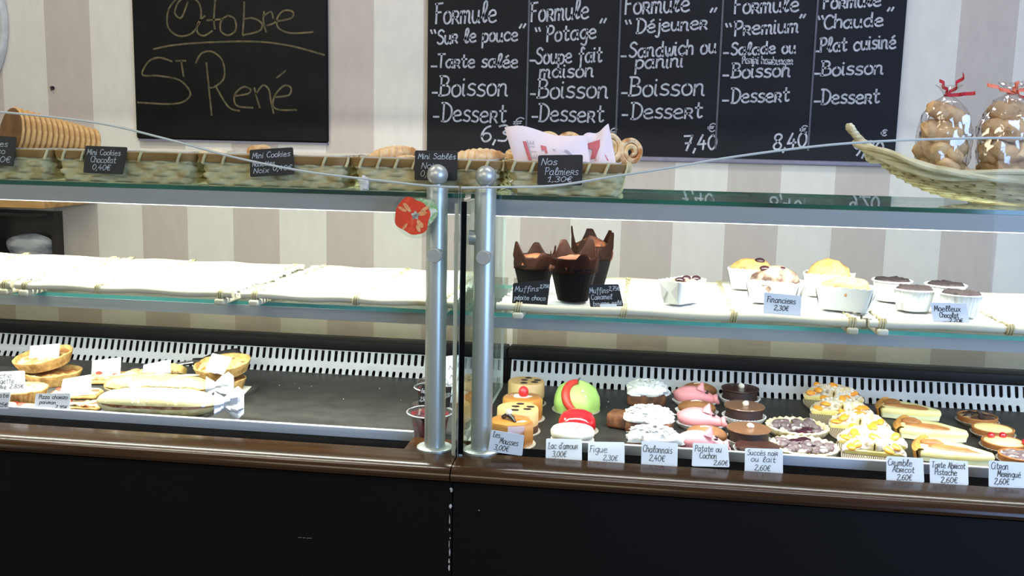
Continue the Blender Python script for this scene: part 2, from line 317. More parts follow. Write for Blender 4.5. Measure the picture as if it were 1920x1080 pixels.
# ---- menu board, five columns
xl, xr, zb = at(801, 200, YB).x, at(1685, 200, YB).x, at(1240, 294, YB).z
mn = thing('menu_board', 'wide black menu board on the wall with five chalked Formule columns', 'menu board', (xl, YB, zb))
MB().box((xl, YB, zb), (xr, YW - .001, zb + .82)).build('panel', mat('menu_black', (12, 13, 17), .55, c2=(18, 18, 23), scale=7, spec=.15), mn, world=True, smooth=False)
MB().rbox((xl, YB - .006, zb - .016), (xr, YW - .001, zb), .004).build('lower_rim', M_rim, mn, world=True)
M_div = mat('divider_line', (70, 72, 80), .6, c2=(60, 62, 70), scale=40)
for a, b in ((988, 990), (1161, 1156), (1354, 1342), (1530, 1517)):
    x = at((a + b) / 2, 150, YB).x; MB().box((x - .003, YB - .0035, zb + .03), (x + .003, YB + .001, zb + .82)).build('divider', M_div, mn, world=True, smooth=False)
cols = [
 [('Formule', 815, 45, 930, 40, 38), ('\u201c', 805, 83, 816, 82, 27), ('Sur le pouce', 820, 82, 970, 76, 26), ('\u201d', 971, 74, 983, 73, 28), ('-', 808, 132, 818, 132, 25), ('Tarte sal\xe9e', 820, 127, 970, 126, 25),
  ('-', 810, 184, 819, 184, 34), ('Boisson', 824, 180, 951, 179, 36), ('-', 812, 229, 822, 229, 34), ('Dessert', 828, 227, 948, 230, 34), ('6,30', 902, 266, 975, 264, 30), ('\u20ac', 963, 239, 980, 238, 18)],
 [('Formule', 994, 41, 1103, 33, 35), ('\u201c', 1001, 80, 1012, 79, 28), ('Potage', 1024, 78, 1117, 71, 29), ('\u201d', 1122, 66, 1134, 65, 30), ('-', 993, 122, 1003, 122, 28), ('Soupe fait', 1005, 120, 1128, 116, 29), ('maison', 1012, 146, 1112, 144, 26),
  ('-', 994, 186, 1003, 186, 32), ('Boisson', 1008, 184, 1139, 183, 34), ('-', 997, 228, 1007, 228, 30), ('Dessert', 1010, 227, 1131, 229, 32), ('\u20ac', 1141, 258, 1155, 257, 17)],
 [('Formule', 1170, 27, 1292, 20, 34), ('\u201c', 1170, 66, 1182, 65, 28), ('D\xe9jeuner', 1193, 62, 1325, 54, 26), ('\u201d', 1329, 45, 1341, 44, 29), ('-', 1164, 113, 1173, 113, 25), ('Sandwich ou', 1180, 108, 1342, 99, 27), ('panini', 1192, 129, 1280, 125, 26),
  ('-', 1165, 184, 1175, 184, 32), ('Boisson', 1180, 180, 1320, 178, 34), ('-', 1166, 224, 1176, 224, 28), ('Dessert', 1183, 223, 1316, 221, 30), ('7,40', 1281, 282, 1342, 280, 27), ('\u20ac', 1327, 247, 1340, 246, 15)],
 [('Formule', 1375, 26, 1497, 20, 30), ('\u201c', 1358, 70, 1370, 69, 26), ('Premium', 1376, 67, 1496, 60, 27), ('\u201d', 1497, 52, 1508, 51, 24), ('-', 1356, 106, 1365, 106, 22), ('Salade ou', 1371, 103, 1491, 99, 22), ('Panini hamburger', 1391, 119, 1486, 121, 14),
  ('-', 1355, 149, 1365, 149, 25), ('Boisson', 1372, 146, 1481, 143, 26), ('-', 1354, 196, 1365, 196, 25), ('Dessert', 1371, 193, 1479, 190, 27), ('8,40', 1450, 281, 1511, 275, 28), ('\u20ac', 1500, 250, 1512, 249, 14)],
 [('Formule', 1542, 17, 1651, 10, 25), ('\u201c', 1531, 56, 1543, 55, 26), ('Chaude', 1545, 54, 1655, 48, 25), ('\u201d', 1661, 40, 1673, 39, 25), ('-', 1527, 104, 1537, 104, 26), ('Plat cuisin\xe9', 1537, 98, 1679, 90, 26),
  ('-', 1527, 146, 1537, 146, 26), ('Boisson', 1540, 142, 1655, 138, 26), ('-', 1526, 198, 1537, 198, 26), ('Dessert', 1540, 195, 1648, 193, 27), ('9,20', 1600, 291, 1655, 290, 25), ('\u20ac', 1652, 255, 1662, 254, 11)]]
for c in cols:
    mb = MB()
    for t, x0, y0, x1, y1, h in c:
        a, b = at(x0, y0, YL), at(x1, y1, YL); u = at(x0, y0 - h, YL) - a
        write(mb, t, a, b, u.normalized(), u.length, .0062 if h > 18 else .0038, NF)
    mb.build('lettering', M_chalk, mn, world=True, smooth=False)

# ---- wall clock (only its right edge is in view)
c = at(-172, 40, 3.255); R = .36
ck = thing('wall_clock', 'large round white wall clock with black minute marks, cut by the photo edge', 'clock', (c.x, YW, c.z))
RX = Matrix.Translation(Vector((c.x, YW, c.z))) @ Matrix.Rotation(PI / 2, 4, 'X')
M_white = mat('clock_white', (212, 212, 206), .5, c2=(206, 206, 200), scale=10); M_ink = mat('clock_ink', (24, 22, 22), .6, c2=(34, 30, 30), scale=50)
MB().lathe([(R - .03, .001), (R, .004), (R, .028), (R - .004, .033), (R - .009, .0305)], seg=96).xf(RX).build('rim', mat('clock_rim', (205, 206, 202), .45, c2=(182, 184, 182), scale=20), ck, world=True)
MB().lathe([(0, .030), (R - .008, .030), (R - .008, .026), (0, .026)], seg=96).xf(RX).build('dial', M_white, ck, world=True)
mb = MB()
for k in range(60):
    a = k / 60 * 2 * PI; w = .006 if k % 5 else .009; d = Vector((cos(a), sin(a), 0)); s = Vector((-sin(a), cos(a), 0)); p = d * (R - .026); z = Vector((0, 0, .0308))
    mb.quad(p - d * w - s * w * .7 + z, p + d * w - s * w * .7 + z, p + d * w + s * w * .7 + z, p - d * w + s * w * .7 + z)
mb.xf(RX).build('minute_marks', M_ink, ck, world=True, smooth=False)
mb = MB()
for k in range(1, 13):
    a = PI / 2 - k / 12 * 2 * PI; s = str(k); p = Vector((c.x + cos(a) * (R - .095), YW - .0312, c.z + sin(a) * (R - .095)))
    write(mb, s, p + Vector((-.022 * len(s), 0, -.035)), p + Vector((.022 * len(s), 0, -.035)), ZU, .07, .014, NF)
mb.build('numerals', mat('clock_numerals', (46, 22, 24), .6, c2=(56, 30, 30), scale=50), ck, world=True, smooth=False)
mb = MB()
for a, l, w in ((2.2, .2, .014), (.9, .27, .010)):
    d = Vector((cos(a), sin(a), 0)); s = Vector((-sin(a), cos(a), 0)); z = Vector((0, 0, .033)); mb.quad(-d * .03 - s * w + z, d * l - s * w * .4 + z, d * l + s * w * .4 + z, -d * .03 + s * w + z)
mb.xf(RX).build('hands', M_ink, ck, world=True, smooth=False)

p = at(98, 165, YW - .004)
hk = MB(); hk.tube([p + Vector((0, .004, .004)), p + Vector((0, -.010, .002)), p + Vector((.004, -.012, -.008)), p + Vector((.008, -.008, -.004))], .0028, 6)
hk.lathe([(0, -.002), (.007, -.002), (.007, .002), (0, .002)], seg=12).v
n0 = len(hk.v) - 48
hk.v[n0:] = [Matrix.Translation(p + Vector((0, .002, 0))) @ Matrix.Rotation(PI / 2, 4, 'X') @ v for v in hk.v[n0:]]
tag(hk.build('wall_hook', mat('hook_metal', (48, 46, 48), .4, .6, c2=(70, 68, 70), scale=200), loc=p), 'tiny dark hook on the wallpaper left of the October chalkboard', 'hook')

# ---- wooden wall shelf with a dark open box under it
a, b = at(82, 377, 2.97), at(82, 392, 2.97)
sh = thing('wall_shelf', 'wooden wall shelf end at the left edge above the dark box', 'shelf', (-2.3, YW, b.z))
MB().rbox((-3.2, 2.97, b.z), (a.x, YW - .001, a.z + .004), .004).build('board', mat('oak_board', (178, 138, 78), .5, c2=(150, 110, 60), scale=7, stretch=(1, 6, 6), bump=.1), sh, world=True)
for x in (-2.35, -2.95): MB().add([(x, YW - .001, b.z - .003), (x, YW - .001, b.z - .16), (x, 3.05, b.z - .003), (x + .02, YW - .001, b.z - .003), (x + .02, YW - .001, b.z - .16), (x + .02, 3.05, b.z - .003)], [(0, 1, 2), (5, 4, 3), (0, 3, 4, 1), (1, 4, 5, 2), (2, 5, 3, 0)]).build('bracket', mat('bracket_steel', (70, 68, 66), .4, .8, c2=(80, 78, 75), scale=60), sh, world=True, smooth=False)
a = at(100, 392, 3.235); bz = at(60, 500, 3.235).z; zt = at(60, 396, 3.235).z
bx = thing('storage_box', 'dark open-fronted box on the wall under the wooden shelf', 'box', (-2.3, YW, bz))
M_darkbox = mat('dark_laminate', (26, 22, 19), .35, c2=(32, 27, 23), scale=20)
x0, x1 = -2.3, a.x
for nm, A, B in (('back_panel', (x0, YW - .012, bz), (x1, YW - .001, zt)), ('side_panel', (x1 - .012, 3.235, bz), (x1, YW - .012, zt)), ('side_panel', (x0, 3.235, bz), (x0 + .012, YW - .012, zt)),
                 ('bottom_panel', (x0 + .012, 3.235, bz), (x1 - .012, YW - .012, bz + .012)), ('top_panel', (x0 + .012, 3.15, zt - .012), (x1 - .012, YW - .012, zt))):
    MB().box(A, B).build(nm, M_darkbox, bx, world=True, smooth=False)
M_film = mat('clear_plastic_pack', (186, 188, 188), .12, c2=(62, 68, 88), scale=14, detail=8, lo=.4, hi=.6, bump=.8, bscale=25, stretch=(.4, 1, 1.4))
pk = MB().blob((0, 0, .055), (.092, .016, .055), .25, 18, 3, 40, 24, flat=-.055)
tag(pk.build('plastic_bag_pack', M_film, local=True, loc=(x1 - .112, 3.257, bz + .0125)), 'crumpled clear plastic pack lying in the dark box at the left edge', 'plastic pack')
# ================================================================ the two display cases
WZ, TZ = .910, .893            # wooden ledge, pastry tray
YF, YP = 1.587, 1.627          # front glass, posts
ZT, ZM = 1.3515, 1.1415        # tops of the two glass shelves
M_base = mat('base_black', (9, 8, 7), .5, c2=(12, 10, 9), scale=3, spec=.15)
M_wood = mat('dark_varnished_wood', (60, 37, 16), .18, c2=(42, 26, 11), scale=5, stretch=(.6, 14, 14), spec=.3)
M_black = mat('black_gasket', (7, 7, 8), .7, c2=(10, 10, 11), scale=40, spec=.0)
M_lip = mat('brushed_lip', (186, 190, 198), .4, .2, c2=(174, 178, 188), scale=20, stretch=(.2, 8, 8))
M_tray = mat('slate_tray', (36, 35, 33), .46, c2=(54, 52, 49), scale=26, detail=9, lo=.3, hi=.8, bump=.12, bscale=300, spec=.3)
M_alu = mat('satin_aluminium', (190, 194, 188), .36, .6, c2=(182, 186, 180), scale=20, stretch=(6, 6, .3))
M_house = mat('lamp_aluminium', (152, 152, 148), .45, .0, c2=(146, 146, 142), scale=10, stretch=(.2, 5, 5))
M_grille = mat('grille_enamel', (170, 173, 176), .4, c2=(160, 163, 166), scale=12)
M_rear = mat('rear_rail_black', (14, 13, 14), .5, c2=(19, 18, 19), scale=8, spec=.15)
M_glass = thin_glass('clear_pane', (.965, .98, .97), gain=.14)
M_side = thin_glass('side_pane', (.93, .97, .95), gain=.85)
M_shelf = thin_glass('shelf_glass', (.86, .95, .92), gain=.9)
M_tint = thin_glass('tinted_door_glass', (.76, .76, .70), gain=.8)
M_edge = mat('green_glass_edge', (10, 96, 74), .12, c2=(8, 52, 42), scale=3, stretch=(1, 0, 0), lo=.42, hi=.58, coat=.6)
M_edge_lit = mat('lit_teal_glass_edge', (96, 186, 172), .12, c2=(64, 150, 138), scale=4, stretch=(1, 0, 0), lo=.4, hi=.6, coat=.6)  # same green edge glass; lamp light on the middle shelf painted into its colour
M_polish = mat('polished_glass_edge', (214, 220, 214), .15, .3, c2=(196, 204, 198), scale=3, coat=.5)
M_tube = emission('fluorescent_tube', (250, 255, 252), 3.0)

TY = on(1200, 733, TZ).y
def grille(x0, x1):
    """perforated metal upstand: long rounded slots above a fold, a row of short slots below it"""
    mb = MB(); p = .0160; w = .0074; n = int((x1 - x0) / p); r = w / 2
    def P(x, h):                                                   # h: height along the profile -> point
        if h < .024: t = h / .024; return (x, TY + .014 * t, TZ + .021 * t)
        t = (h - .024) / .030; return (x, TY + .014 + .012 * t, TZ + .021 + .030 * t)
    arc = [(-r * cos(k / 6 * PI), -r * sin(k / 6 * PI)) for k in range(7)]
    for k in range(n):
        xc = x0 + p * (k + .5); L, Rr = xc - p / 2, xc + p / 2; s0, s1 = xc - r, xc + r
        def q(*pts): mb.add([P(*a) for a in pts], [tuple(range(len(pts)))])
        # short slots, open at the tray, rounded above
        q((L, 0), (s0, 0), (s0, .010), (L, .010)); q((s1, 0), (Rr, 0), (Rr, .010), (s1, .010))
        up = [(xc - a, .010 - b) for a, b in arc]                  # from right to left over the top
        q((Rr, .010), (Rr, .024), *[(x, .024) for x in (xc,)], (xc, .010 + r), *up[3::-1][1:], )
        q((L, .010), *[u for u in reversed(up[3:])][0:], (xc, .024), (L, .024))
        # long slots, closed below, running up to a narrow rim
        b0 = .024 + .008
        q((L, .024), (xc, .024), (xc, b0 - r), *[(xc + a, b0 + b) for a, b in reversed(arc[:3])], (L, b0))
        q((xc, .024), (Rr, .024), (Rr, b0), *[(xc + a, b0 + b) for a, b in reversed(arc[3:])])
        q((L, b0), (s0, b0), (s0, .0525), (L, .0525)); q((s1, b0), (Rr, b0), (Rr, .0525), (s1, .0525))
        q((L, .0525), (Rr, .0525), (Rr, .054), (L, .054))
    return mb
def pane_mesh(xa, xb, edge, zb, y0, th):
    """pane in a Y plane whose upper edge follows the (x, z) points of edge"""
    pts = [(x, z) for x, z in edge if xa < x < xb]; pts = [(xa, interp(edge, xa))] + pts + [(xb, interp(edge, xb))]
    mb = MB(); n = len(pts)
    mb.add([(x, y0, z) for x, z in pts] + [(x, y0, zb) for x, z in pts], [(i, i + 1, n + i + 1, n + i)[::-1] for i in range(n - 1)], 0)
    mb.add([(x, y0 + th, z) for x, z in pts] + [(x, y0 + th, zb) for x, z in pts], [(i, i + 1, n + i + 1, n + i) for i in range(n - 1)], 0)
    mb.add([(xa, y0, zb), (xa, y0 + th, zb), (xa, y0 + th, pts[0][1]), (xa, y0, pts[0][1])], [(0, 3, 2, 1)], 1)
    mb.add([(xb, y0, zb), (xb, y0 + th, zb), (xb, y0 + th, pts[-1][1]), (xb, y0, pts[-1][1])], [(0, 1, 2, 3)], 1)
    return mb, pts
def interp(e, x):
    for (a, b), (c, d) in zip(e, e[1:]):
        if a <= x <= c: return b + (d - b) * (x - a) / (c - a)
    return e[0][1] if x < e[0][0] else e[-1][1]
def curve_edge(pix):
    q = [at(x, y, YF) for x, y in pix]; return [(v[0], v[1]) for v in smooth_line([(p.x, p.z) for p in q], 6)]
EDGE_L = curve_edge([(-230, 216), (-120, 205), (0, 210), (180, 230), (310, 260), (440, 295), (570, 321), (690, 336), (800, 348), (862, 351)])
EDGE_R = curve_edge([(860, 352), (940, 351), (1040, 348), (1150, 331), (1260, 314), (1350, 298), (1480, 280), (1600, 268), (1750, 261), (1920, 259), (2140, 268)])

RZ = TZ + .0525
def display_case(x0, x1, label, left):
    xm = (x0 + x1) / 2; t = thing('display_case', label, 'display case', (xm, 1.85, 0)); t['group'] = 'glazed pastry display cases'
    W_ = dict(world=True); fl = dict(world=True, smooth=False)
    MB().box((x0, 1.558, .001), (x1, TY + .12, .875)).build('base_panel', M_base, t, **fl)
    prof = [(1.679, .8835), (1.540, .8835), (1.533, .886), (1.530, .892), (1.5315, .8975), (1.536, .9025), (1.543, .9060), (1.552, .9083), (1.563, .9095), (1.576, WZ), (1.612, WZ), (1.612, .8995), (1.679, .8995)]
    MB().loft([[(x, y, z) for y, z in prof] for x in (x0, x1)], 0, True, True).build('wooden_ledge', M_wood, t, auto=30, **W_)
    ca, cb = (x0, at(770, 835, 1.66).x) if left else (at(922, 850, 1.66).x, x1)
    MB().box((ca, 1.613, .8995), (cb, 1.679, .9025)).build('channel', M_black, t, **fl)
    pa, pb = (cb, x1) if left else (x0, ca)
    MB().box((pa, 1.612, .900), (pb, 1.679, WZ)).build('post_plinth', M_wood, t, **fl)
    sa, sb = (x0, at(775, 830, 1.68).x) if left else (at(1026, 835, 1.68).x, x1)
    MB().rbox((sa, 1.680, .886), (sb, 1.688, .9205), .002).build('tray_lip', M_lip, t, **W_)
    MB().box((x0, 1.688, TZ - .014), (x1, TY + .004, TZ)).build('tray', M_tray, t, **fl)
    g = grille(x0 + .01, x1 - .01).build('vent_grille', M_grille, t, **fl); md = g.modifiers.new('thick', 'SOLIDIFY'); md.thickness = .0015
    MB().box((x0, TY + .042, TZ - .014), (x1, TY + .078, RZ - .0005)).build('duct_back', M_rear, t, **fl)
    MB().rbox((x0, TY + .022, RZ), (x1, TY + .082, RZ + .0235), .004).build('rear_rail', M_rear, t, **W_)
    for z, y0, y1, em, nm in ((ZT, 1.66, 1.995, M_edge, 'top_shelf'), (ZM, 1.70, 2.03, M_edge_lit, 'middle_shelf')):
        mb = MB(); h = .0072
        mb.add([(x0 + .004, y0, z - h), (x1 - .004, y0, z - h), (x1 - .004, y1, z - h), (x0 + .004, y1, z - h), (x0 + .004, y0, z), (x1 - .004, y0, z), (x1 - .004, y1, z), (x0 + .004, y1, z)], [(0, 3, 2, 1), (4, 5, 6, 7)], 0)
        mb.add(mb.v[:8], [(0, 1, 5, 4), (1, 2, 6, 5), (2, 3, 7, 6), (3, 0, 4, 7)], 1)
        mb.build(nm, [M_shelf, em], t, **fl)
        hz = .0275 if nm == 'top_shelf' else .0205; ya = y0 + .0015
        hs = MB(); hs.loft([[(x, ya, z - h - .0005), (x, ya, z - h - hz), (x, ya + .004, z - h - hz - .001), (x, ya + .030, z - h - hz + .004), (x, ya + .034, z - h - .0005)] for x in (x0 + .012, x1 - .012)], 0, True, True)
        hs = hs.build('lamp_housing', M_house, t, **fl)
        zz = z - h - hz
        if nm == 'top_shelf': MB().rbox((x0 + .014, ya + .003, zz - .0018), (x1 - .014, ya + .020, zz - .0004), .0008).build('tube', M_tube, hs, world=True)
        else: MB().rbox((x0 + .014, ya + .020, zz - .002), (x1 - .014, ya + .029, zz + .002), .001).build('tube', M_tube, hs, world=True)
    MB().box((x0 + .006, TY + .060, RZ + .024), (x1 - .006, TY + .065, 1.128)).build('rear_door', M_tint, t, **fl)
    # glass: front pane with an arched upper edge, end pane beside the joint
    E_ = EDGE_L if left else EDGE_R; xa, xb = (x0, x1 - .001) if left else (x0 + .001, x1)
    mb, pts = pane_mesh(xa, xb, E_, WZ, YF - .003, .006)
    fg = mb.build('front_glass', [M_glass, M_polish], t, **fl)
    MB().tube([(x, YF, z) for x, z in pts], .0021, 6).build('polished_edge', M_polish, fg, world=True)
    xs = x1 - .008 if left else x0 + .002
    sg = MB(); sg.box((xs, YF + .006, WZ), (xs + .006, 2.07, ZT - .012))
    sg.mi = [0, 1, 1, 0, 1, 0]; sg.mi = [1, 1, 1, 0, 1, 0]
    sg = sg.build('side_glass', [M_side, M_polish], t, **fl)
    zt, zb = at(866, 378, 1.59).z, WZ + .004
    if left: MB().box((xs - .0005, YF + .0045, zb), (xs + .0065, YF + .0058, ZT - .012)).build('edge_seal', M_polish, sg, **fl)
    else: MB().box((xs - .001, YF + .0035, zb), (xs + .0075, YF + .0058, zt)).build('edge_seal', M_black, sg, **fl)
    # post with ball finial and clamps
    px = at(815, 840, YP).x if left else at(902, 845, YP).x
    top = at(823, 349, YP).z
    po = MB().lathe([(0, WZ + .004), (.018, WZ + .004), (.018, top - .003), (.0172, top), (.008, top + .001), (0, top + .001)], (px, YP, 0), 40).build('post', M_alu, t, world=True)
    MB().lathe([(0, WZ), (.031, WZ), (.031, WZ + .003), (.029, WZ + .0045), (.0185, WZ + .0055), (0, WZ + .0055)], (px, YP, 0), 48).build('base_flange', M_alu, po, world=True)
    bc = at(823, 328, YP).z
    MB().lathe([(0, top - .001)] + [(.0085, top + .001), (.0085, bc - .015)] + [(.0178 * sin(k / 16 * PI), bc - .0178 * cos(k / 16 * PI)) for k in range(3, 17)], (px, YP, 0), 36).build('ball_finial', M_alu, po, world=True)
    cp = at(813 if left else 905, 480 if left else 484, YF - .016); r90 = Matrix.Translation((cp.x, YP, cp.z)) @ Matrix.Rotation(PI / 2, 4, 'X')
    cl = MB().lathe([(0, .012), (.0075, .012), (.0075, YP - YF - .004), (0, YP - YF - .004)], seg=24).xf(r90)
    cl = cl.build('clamp_bolt', M_alu, po, world=True)
    MB().lathe([(0, YP - YF + .003), (.0118, YP - YF + .003), (.0122, YP - YF + .006), (.0122, YP - YF + .012), (.011, YP - YF + .0135), (0, YP - YF + .0135)], seg=32).xf(r90).build('clamp_disc', M_alu, cl, world=True)
    if not left:
        c = at(874, 445, YP); ry = Matrix.Translation((px, YP, c.z)) @ Matrix.Rotation(-PI / 2, 4, 'Y')
        d = px - (x0 + .009)
        sc = MB().lathe([(0, .01), (.0125, .01), (.0125, d - .018), (.0115, d - .017), (.0115, d - .0135), (.0125, d - .013), (.0125, d), (0, d)], seg=28).xf(ry).build('side_clamp', M_alu, po, world=True)
    else:
        c = at(858, 445, YP); rl = Matrix.Translation((xs - .0005, YP, c.z)) @ Matrix.Rotation(-PI / 2, 4, 'Y')
        MB().lathe([(0, 0), (.0125, 0), (.0125, .004), (.011, .0055), (0, .0055)], seg=28).xf(rl).build('clamp_cap', M_alu, sg, world=True)
    return t
XJ = at(862, 640, 1.6).x - .0005
case_l = display_case(-1.78, XJ - .001, 'glazed pastry display case holding sandwiches and quiches, left of the two posts’ joint', True)
case_r = display_case(XJ + .001, 1.5, 'glazed pastry display case holding cream cakes and muffins, right of the two posts’ joint', False)
# chipped white filler along the joint of the two base panels
mb = MB(); rnd = random.Random(5)
for x, y, w, h in ((846, 918, 3, 5), (845, 949, 3, 5), (843, 993, 1.2, 3), (844, 1009, 1.2, 2), (843, 1035, 1.6, 8), (842, 1052, 1.6, 5), (842, 1064, 1.8, 6), (843, 975, 1, 10), (842, 1020, .8, 8), (898, 957, 1.6, .8)):
    P = [at(x + w * cos(k / 7 * 2 * PI) * rnd.uniform(.6, 1.2), y + h * sin(k / 7 * 2 * PI) * rnd.uniform(.7, 1.1), 1.5575) for k in range(7)]
    mb.add(P, [tuple(range(7))[::-1]])
mb.build('paint_chips', mat('chipped_filler', (190, 186, 176), .8, c2=(150, 146, 138), scale=200), case_r, world=True, smooth=False)

mb = MB()
for x, y, w, h in ((562, 1008, 4, .8), (570, 1008.5, 3, .8), (580, 1009, 6, .7)):
    P = [at(x + w * cos(k / 7 * 2 * PI), y + h * sin(k / 7 * 2 * PI), 1.5575) for k in range(7)]
    mb.add(P, [tuple(range(7))[::-1]])
mb.build('paint_scuff', mat('grey_scuff', (120, 116, 108), .8, c2=(90, 86, 80), scale=200), case_l, world=True, smooth=False)
# ---- tomato sticker on the left front glass
c = at(780, 403, YF - .0034); R0 = at(826, 403, YF).x - c.x
st = thing('window_sticker', 'round tomato slice sticker on the front glass beside the left post', 'sticker', c)
RXs = Matrix.Translation(c) @ Matrix.Rotation(PI / 2, 4, 'X')
def disc(r, z, n=48, f=None, ox=0, oy=0):
    pts = [(ox + r * (f(k / n * 2 * PI) if f else 1) * cos(k / n * 2 * PI), oy + r * (f(k / n * 2 * PI) if f else 1) * sin(k / n * 2 * PI), z) for k in range(n)]
    return MB().add(pts + [(ox, oy, z)], [(k, (k + 1) % n, n) for k in range(n)])
disc(R0 * .96, .0002).xf(RXs).build('backing', thin_glass('sticker_film', (.80, .88, .82), gain=.6, base=.03), st, world=True, smooth=False)
M_tom = mat('tomato_red', (206, 66, 34), .45, c2=(232, 112, 60), scale=60, detail=5, lo=.35, hi=.75, c3=(218, 60, 30))
M_leaf = mat('pale_green_leaf', (176, 196, 150), .6, c2=(214, 222, 196), scale=70, detail=6, lo=.4, hi=.6, c3=(120, 170, 100))
disc(R0 * .60, .0006, f=lambda a: 1 + .08 * sin(3 * a + .5), ox=R0 * .28, oy=R0 * .12).xf(RXs).build('leaves', M_leaf, st, world=True, smooth=False)
disc(R0 * .78, .0010, f=lambda a: 1 + .05 * sin(4 * a) + .03 * sin(7 * a + 1) - .16 * max(0, cos(a - .7)), ox=-R0 * .10, oy=-R0 * .02).xf(RXs).build('tomato', M_tom, st, world=True, smooth=False)
M_seed = mat('tomato_seed', (230, 176, 120), .5, c2=(214, 130, 70), scale=90)
mb = MB()
for a, r, l, w in ((2.3, .40, .24, .09), (2.7, .52, .2, .07), (.2, .38, .2, .10), (.5, .55, .2, .07), (-.9, .45, .2, .10), (-1.2, .58, .16, .08), (-2.2, .60, .16, .06)):
    d = Vector((cos(a), sin(a), 0)); s = Vector((-sin(a), cos(a), 0)); p = d * r * R0 + Vector((-.1 * R0, 0, .0014))
    mb.add([p + d * l * R0 * cos(k / 10 * 2 * PI) + s * w * R0 * sin(k / 10 * 2 * PI) for k in range(10)], [tuple(range(10))])
mb.xf(RXs).build('seeds', M_seed, st, world=True, smooth=False)
disc(R0 * .15, .0016, ox=-R0 * .02, oy=-R0 * .02, f=lambda a: 1 + .2 * sin(5 * a)).xf(RXs).build('stalk_core', mat('stalk_grey', (206, 204, 186), .5, c2=(96, 92, 84), scale=120), st, world=True, smooth=False)
# ================================================================ things on the top glass shelves
R3 = random.Random(11)
M_straw = mat('woven_straw', (206, 192, 142), .7, c2=(164, 142, 88), scale=26, detail=5, lo=.38, hi=.64, stretch=(.8, .8, 1.0), c3=(190, 182, 138), bump=.1, bscale=120)
M_strawband = mat('straw_band', (152, 120, 66), .6, c2=(120, 90, 46), scale=16, stretch=(.6, .6, 3), bump=.1, bscale=100)
M_paper = mat('white_liner_paper', (226, 222, 208), .8, c2=(216, 210, 194), scale=12)
M_slate = mat('slate_tag', (24, 25, 28), .5, c2=(32, 33, 36), scale=30, spec=.4)
M_tagchalk = mat('tag_chalk', (196, 200, 204), .9, c2=(160, 164, 170), scale=150)
M_card = mat('white_card', (222, 224, 226), .7, c2=(216, 218, 222), scale=10)
M_ink2 = mat('black_pen', (40, 40, 44), .7, c2=(58, 58, 62), scale=90)

def rrect(w, d, r, n=6):
    pts = []
    for cx, cy, a0 in ((w / 2 - r, d / 2 - r, 0), (-w / 2 + r, d / 2 - r, 1), (-w / 2 + r, -d / 2 + r, 2), (w / 2 - r, -d / 2 + r, 3)):
        for i in range(n + 1):
            t = (a0 + i / n) * PI / 2; pts.append((cx + r * cos(t), cy + r * sin(t), cos(t), sin(t)))
    out = []; N = len(pts)                                         # resample evenly, with outward normals
    seg = [math.dist(pts[i][:2], pts[(i + 1) % N][:2]) for i in range(N)]; L = sum(seg)
    def samp(u):
        d_ = u % L
        for i in range(N):
            if d_ <= seg[i] or i == N - 1:
                t = d_ / seg[i] if seg[i] > 1e-9 else 0; a, b = pts[i], pts[(i + 1) % N]
                return tuple(a[q] + (b[q] - a[q]) * t for q in range(4))
            d_ -= seg[i]
    return samp, L
def straw_basket(x0, x1, label, y0=1.668, d=.23, h=.0565, rows=4):
    w = x1 - x0 - .008; t = thing('straw_basket', label, 'basket', ((x0 + x1) / 2, y0 + d / 2, ZT), 0, 'straw baskets on the top shelf')
    samp, L = rrect(w, d, .018); N = int(L / .0052); nst = 2 * round(L / .05); rings = []; sub = 5
    def ring(off, z, row=None, prof=0):
        tp = .010 * (1 - z / h); out = []
        for k in range(N):
            x, y, nx, ny = samp(k / N * L); o = off - tp
            if row is not None: o += .0030 * prof * math.copysign(min(1, 1.8 * abs(sin(PI * nst * k / N))), sin(PI * nst * k / N) * (-1) ** row)
            out.append((x + nx * o, y + ny * o, z))
        return out
    for r in range(rows):
        for q in range(sub):
            f = q / (sub - 1); rings.append(ring(-.0026 if q in (0, sub - 1) else 0, (r + .02 + .96 * f) * (h - .010) / rows + .001, r, sin(PI * f) ** .5 if 0 < f < 1 else 0))
    rings.append(ring(-.005, h - .002)); rings.append(ring(-.006, .006))
    MB().loft(rings, 0, True, True).build('woven_body', M_straw, t, auto=50)
    band = [ring(o, z) for o, z in ((.001, h - .015), (.0045, h - .014), (.0050, h - .001), (.004, h), (-.004, h), (-.0045, h - .015))]
    MB().loft(band + [band[0]], 0).build('rim_band', M_strawband, t)
    mb = MB()
    for k in range(0, N, max(1, N // 26)):
        x, y, nx, ny = samp(k / N * L); p = Vector((x + nx * .0048, y + ny * .0048, 0)); s = Vector((-ny, nx, 0)) * .0035
        if abs(abs(x) - w / 2 + .01) < .03 or abs(y) > d / 2 - .03 and k % 3 == 0: mb.tube([p - s + ZU * (h - .017), p + Vector((nx, ny, 0)) * .0014 + ZU * (h - .008), p + s + ZU * (h + .001)], .0026, 6)
    mb.build('lashing', M_straw, t)
    samp2, L2 = rrect(w - .016, d - .016, .014); P = [samp2(k / 90 * L2) for k in range(90)]
    rg = lambda o, z, wob=0: [(p[0] - p[2] * o, p[1] - p[3] * o, z + wob * noise.noise(Vector((p[0] * 30, p[1] * 30, 2)))) for p in P]
    MB().loft([rg(.002, h - .024), rg(0, h + .0022, .0022), rg(.0012, h + .0022, .0022), rg(.004, h - .022)], 0, False, True).build('paper_lining', M_paper, t)
    return t
bx_ = [at(p, y, 1.668).x for p, y in ((-175, 280), (91, 280), (95, 280), (361, 290), (365, 290), (651, 295), (655, 295), (939, 305), (946, 305), (1177, 305))]
bA = straw_basket(bx_[0], bx_[1], 'straw basket at the left photo edge, first of the row')
bB = straw_basket(bx_[2], bx_[3], 'straw basket behind the small slate tag reading Mini Cookies Chocolat')
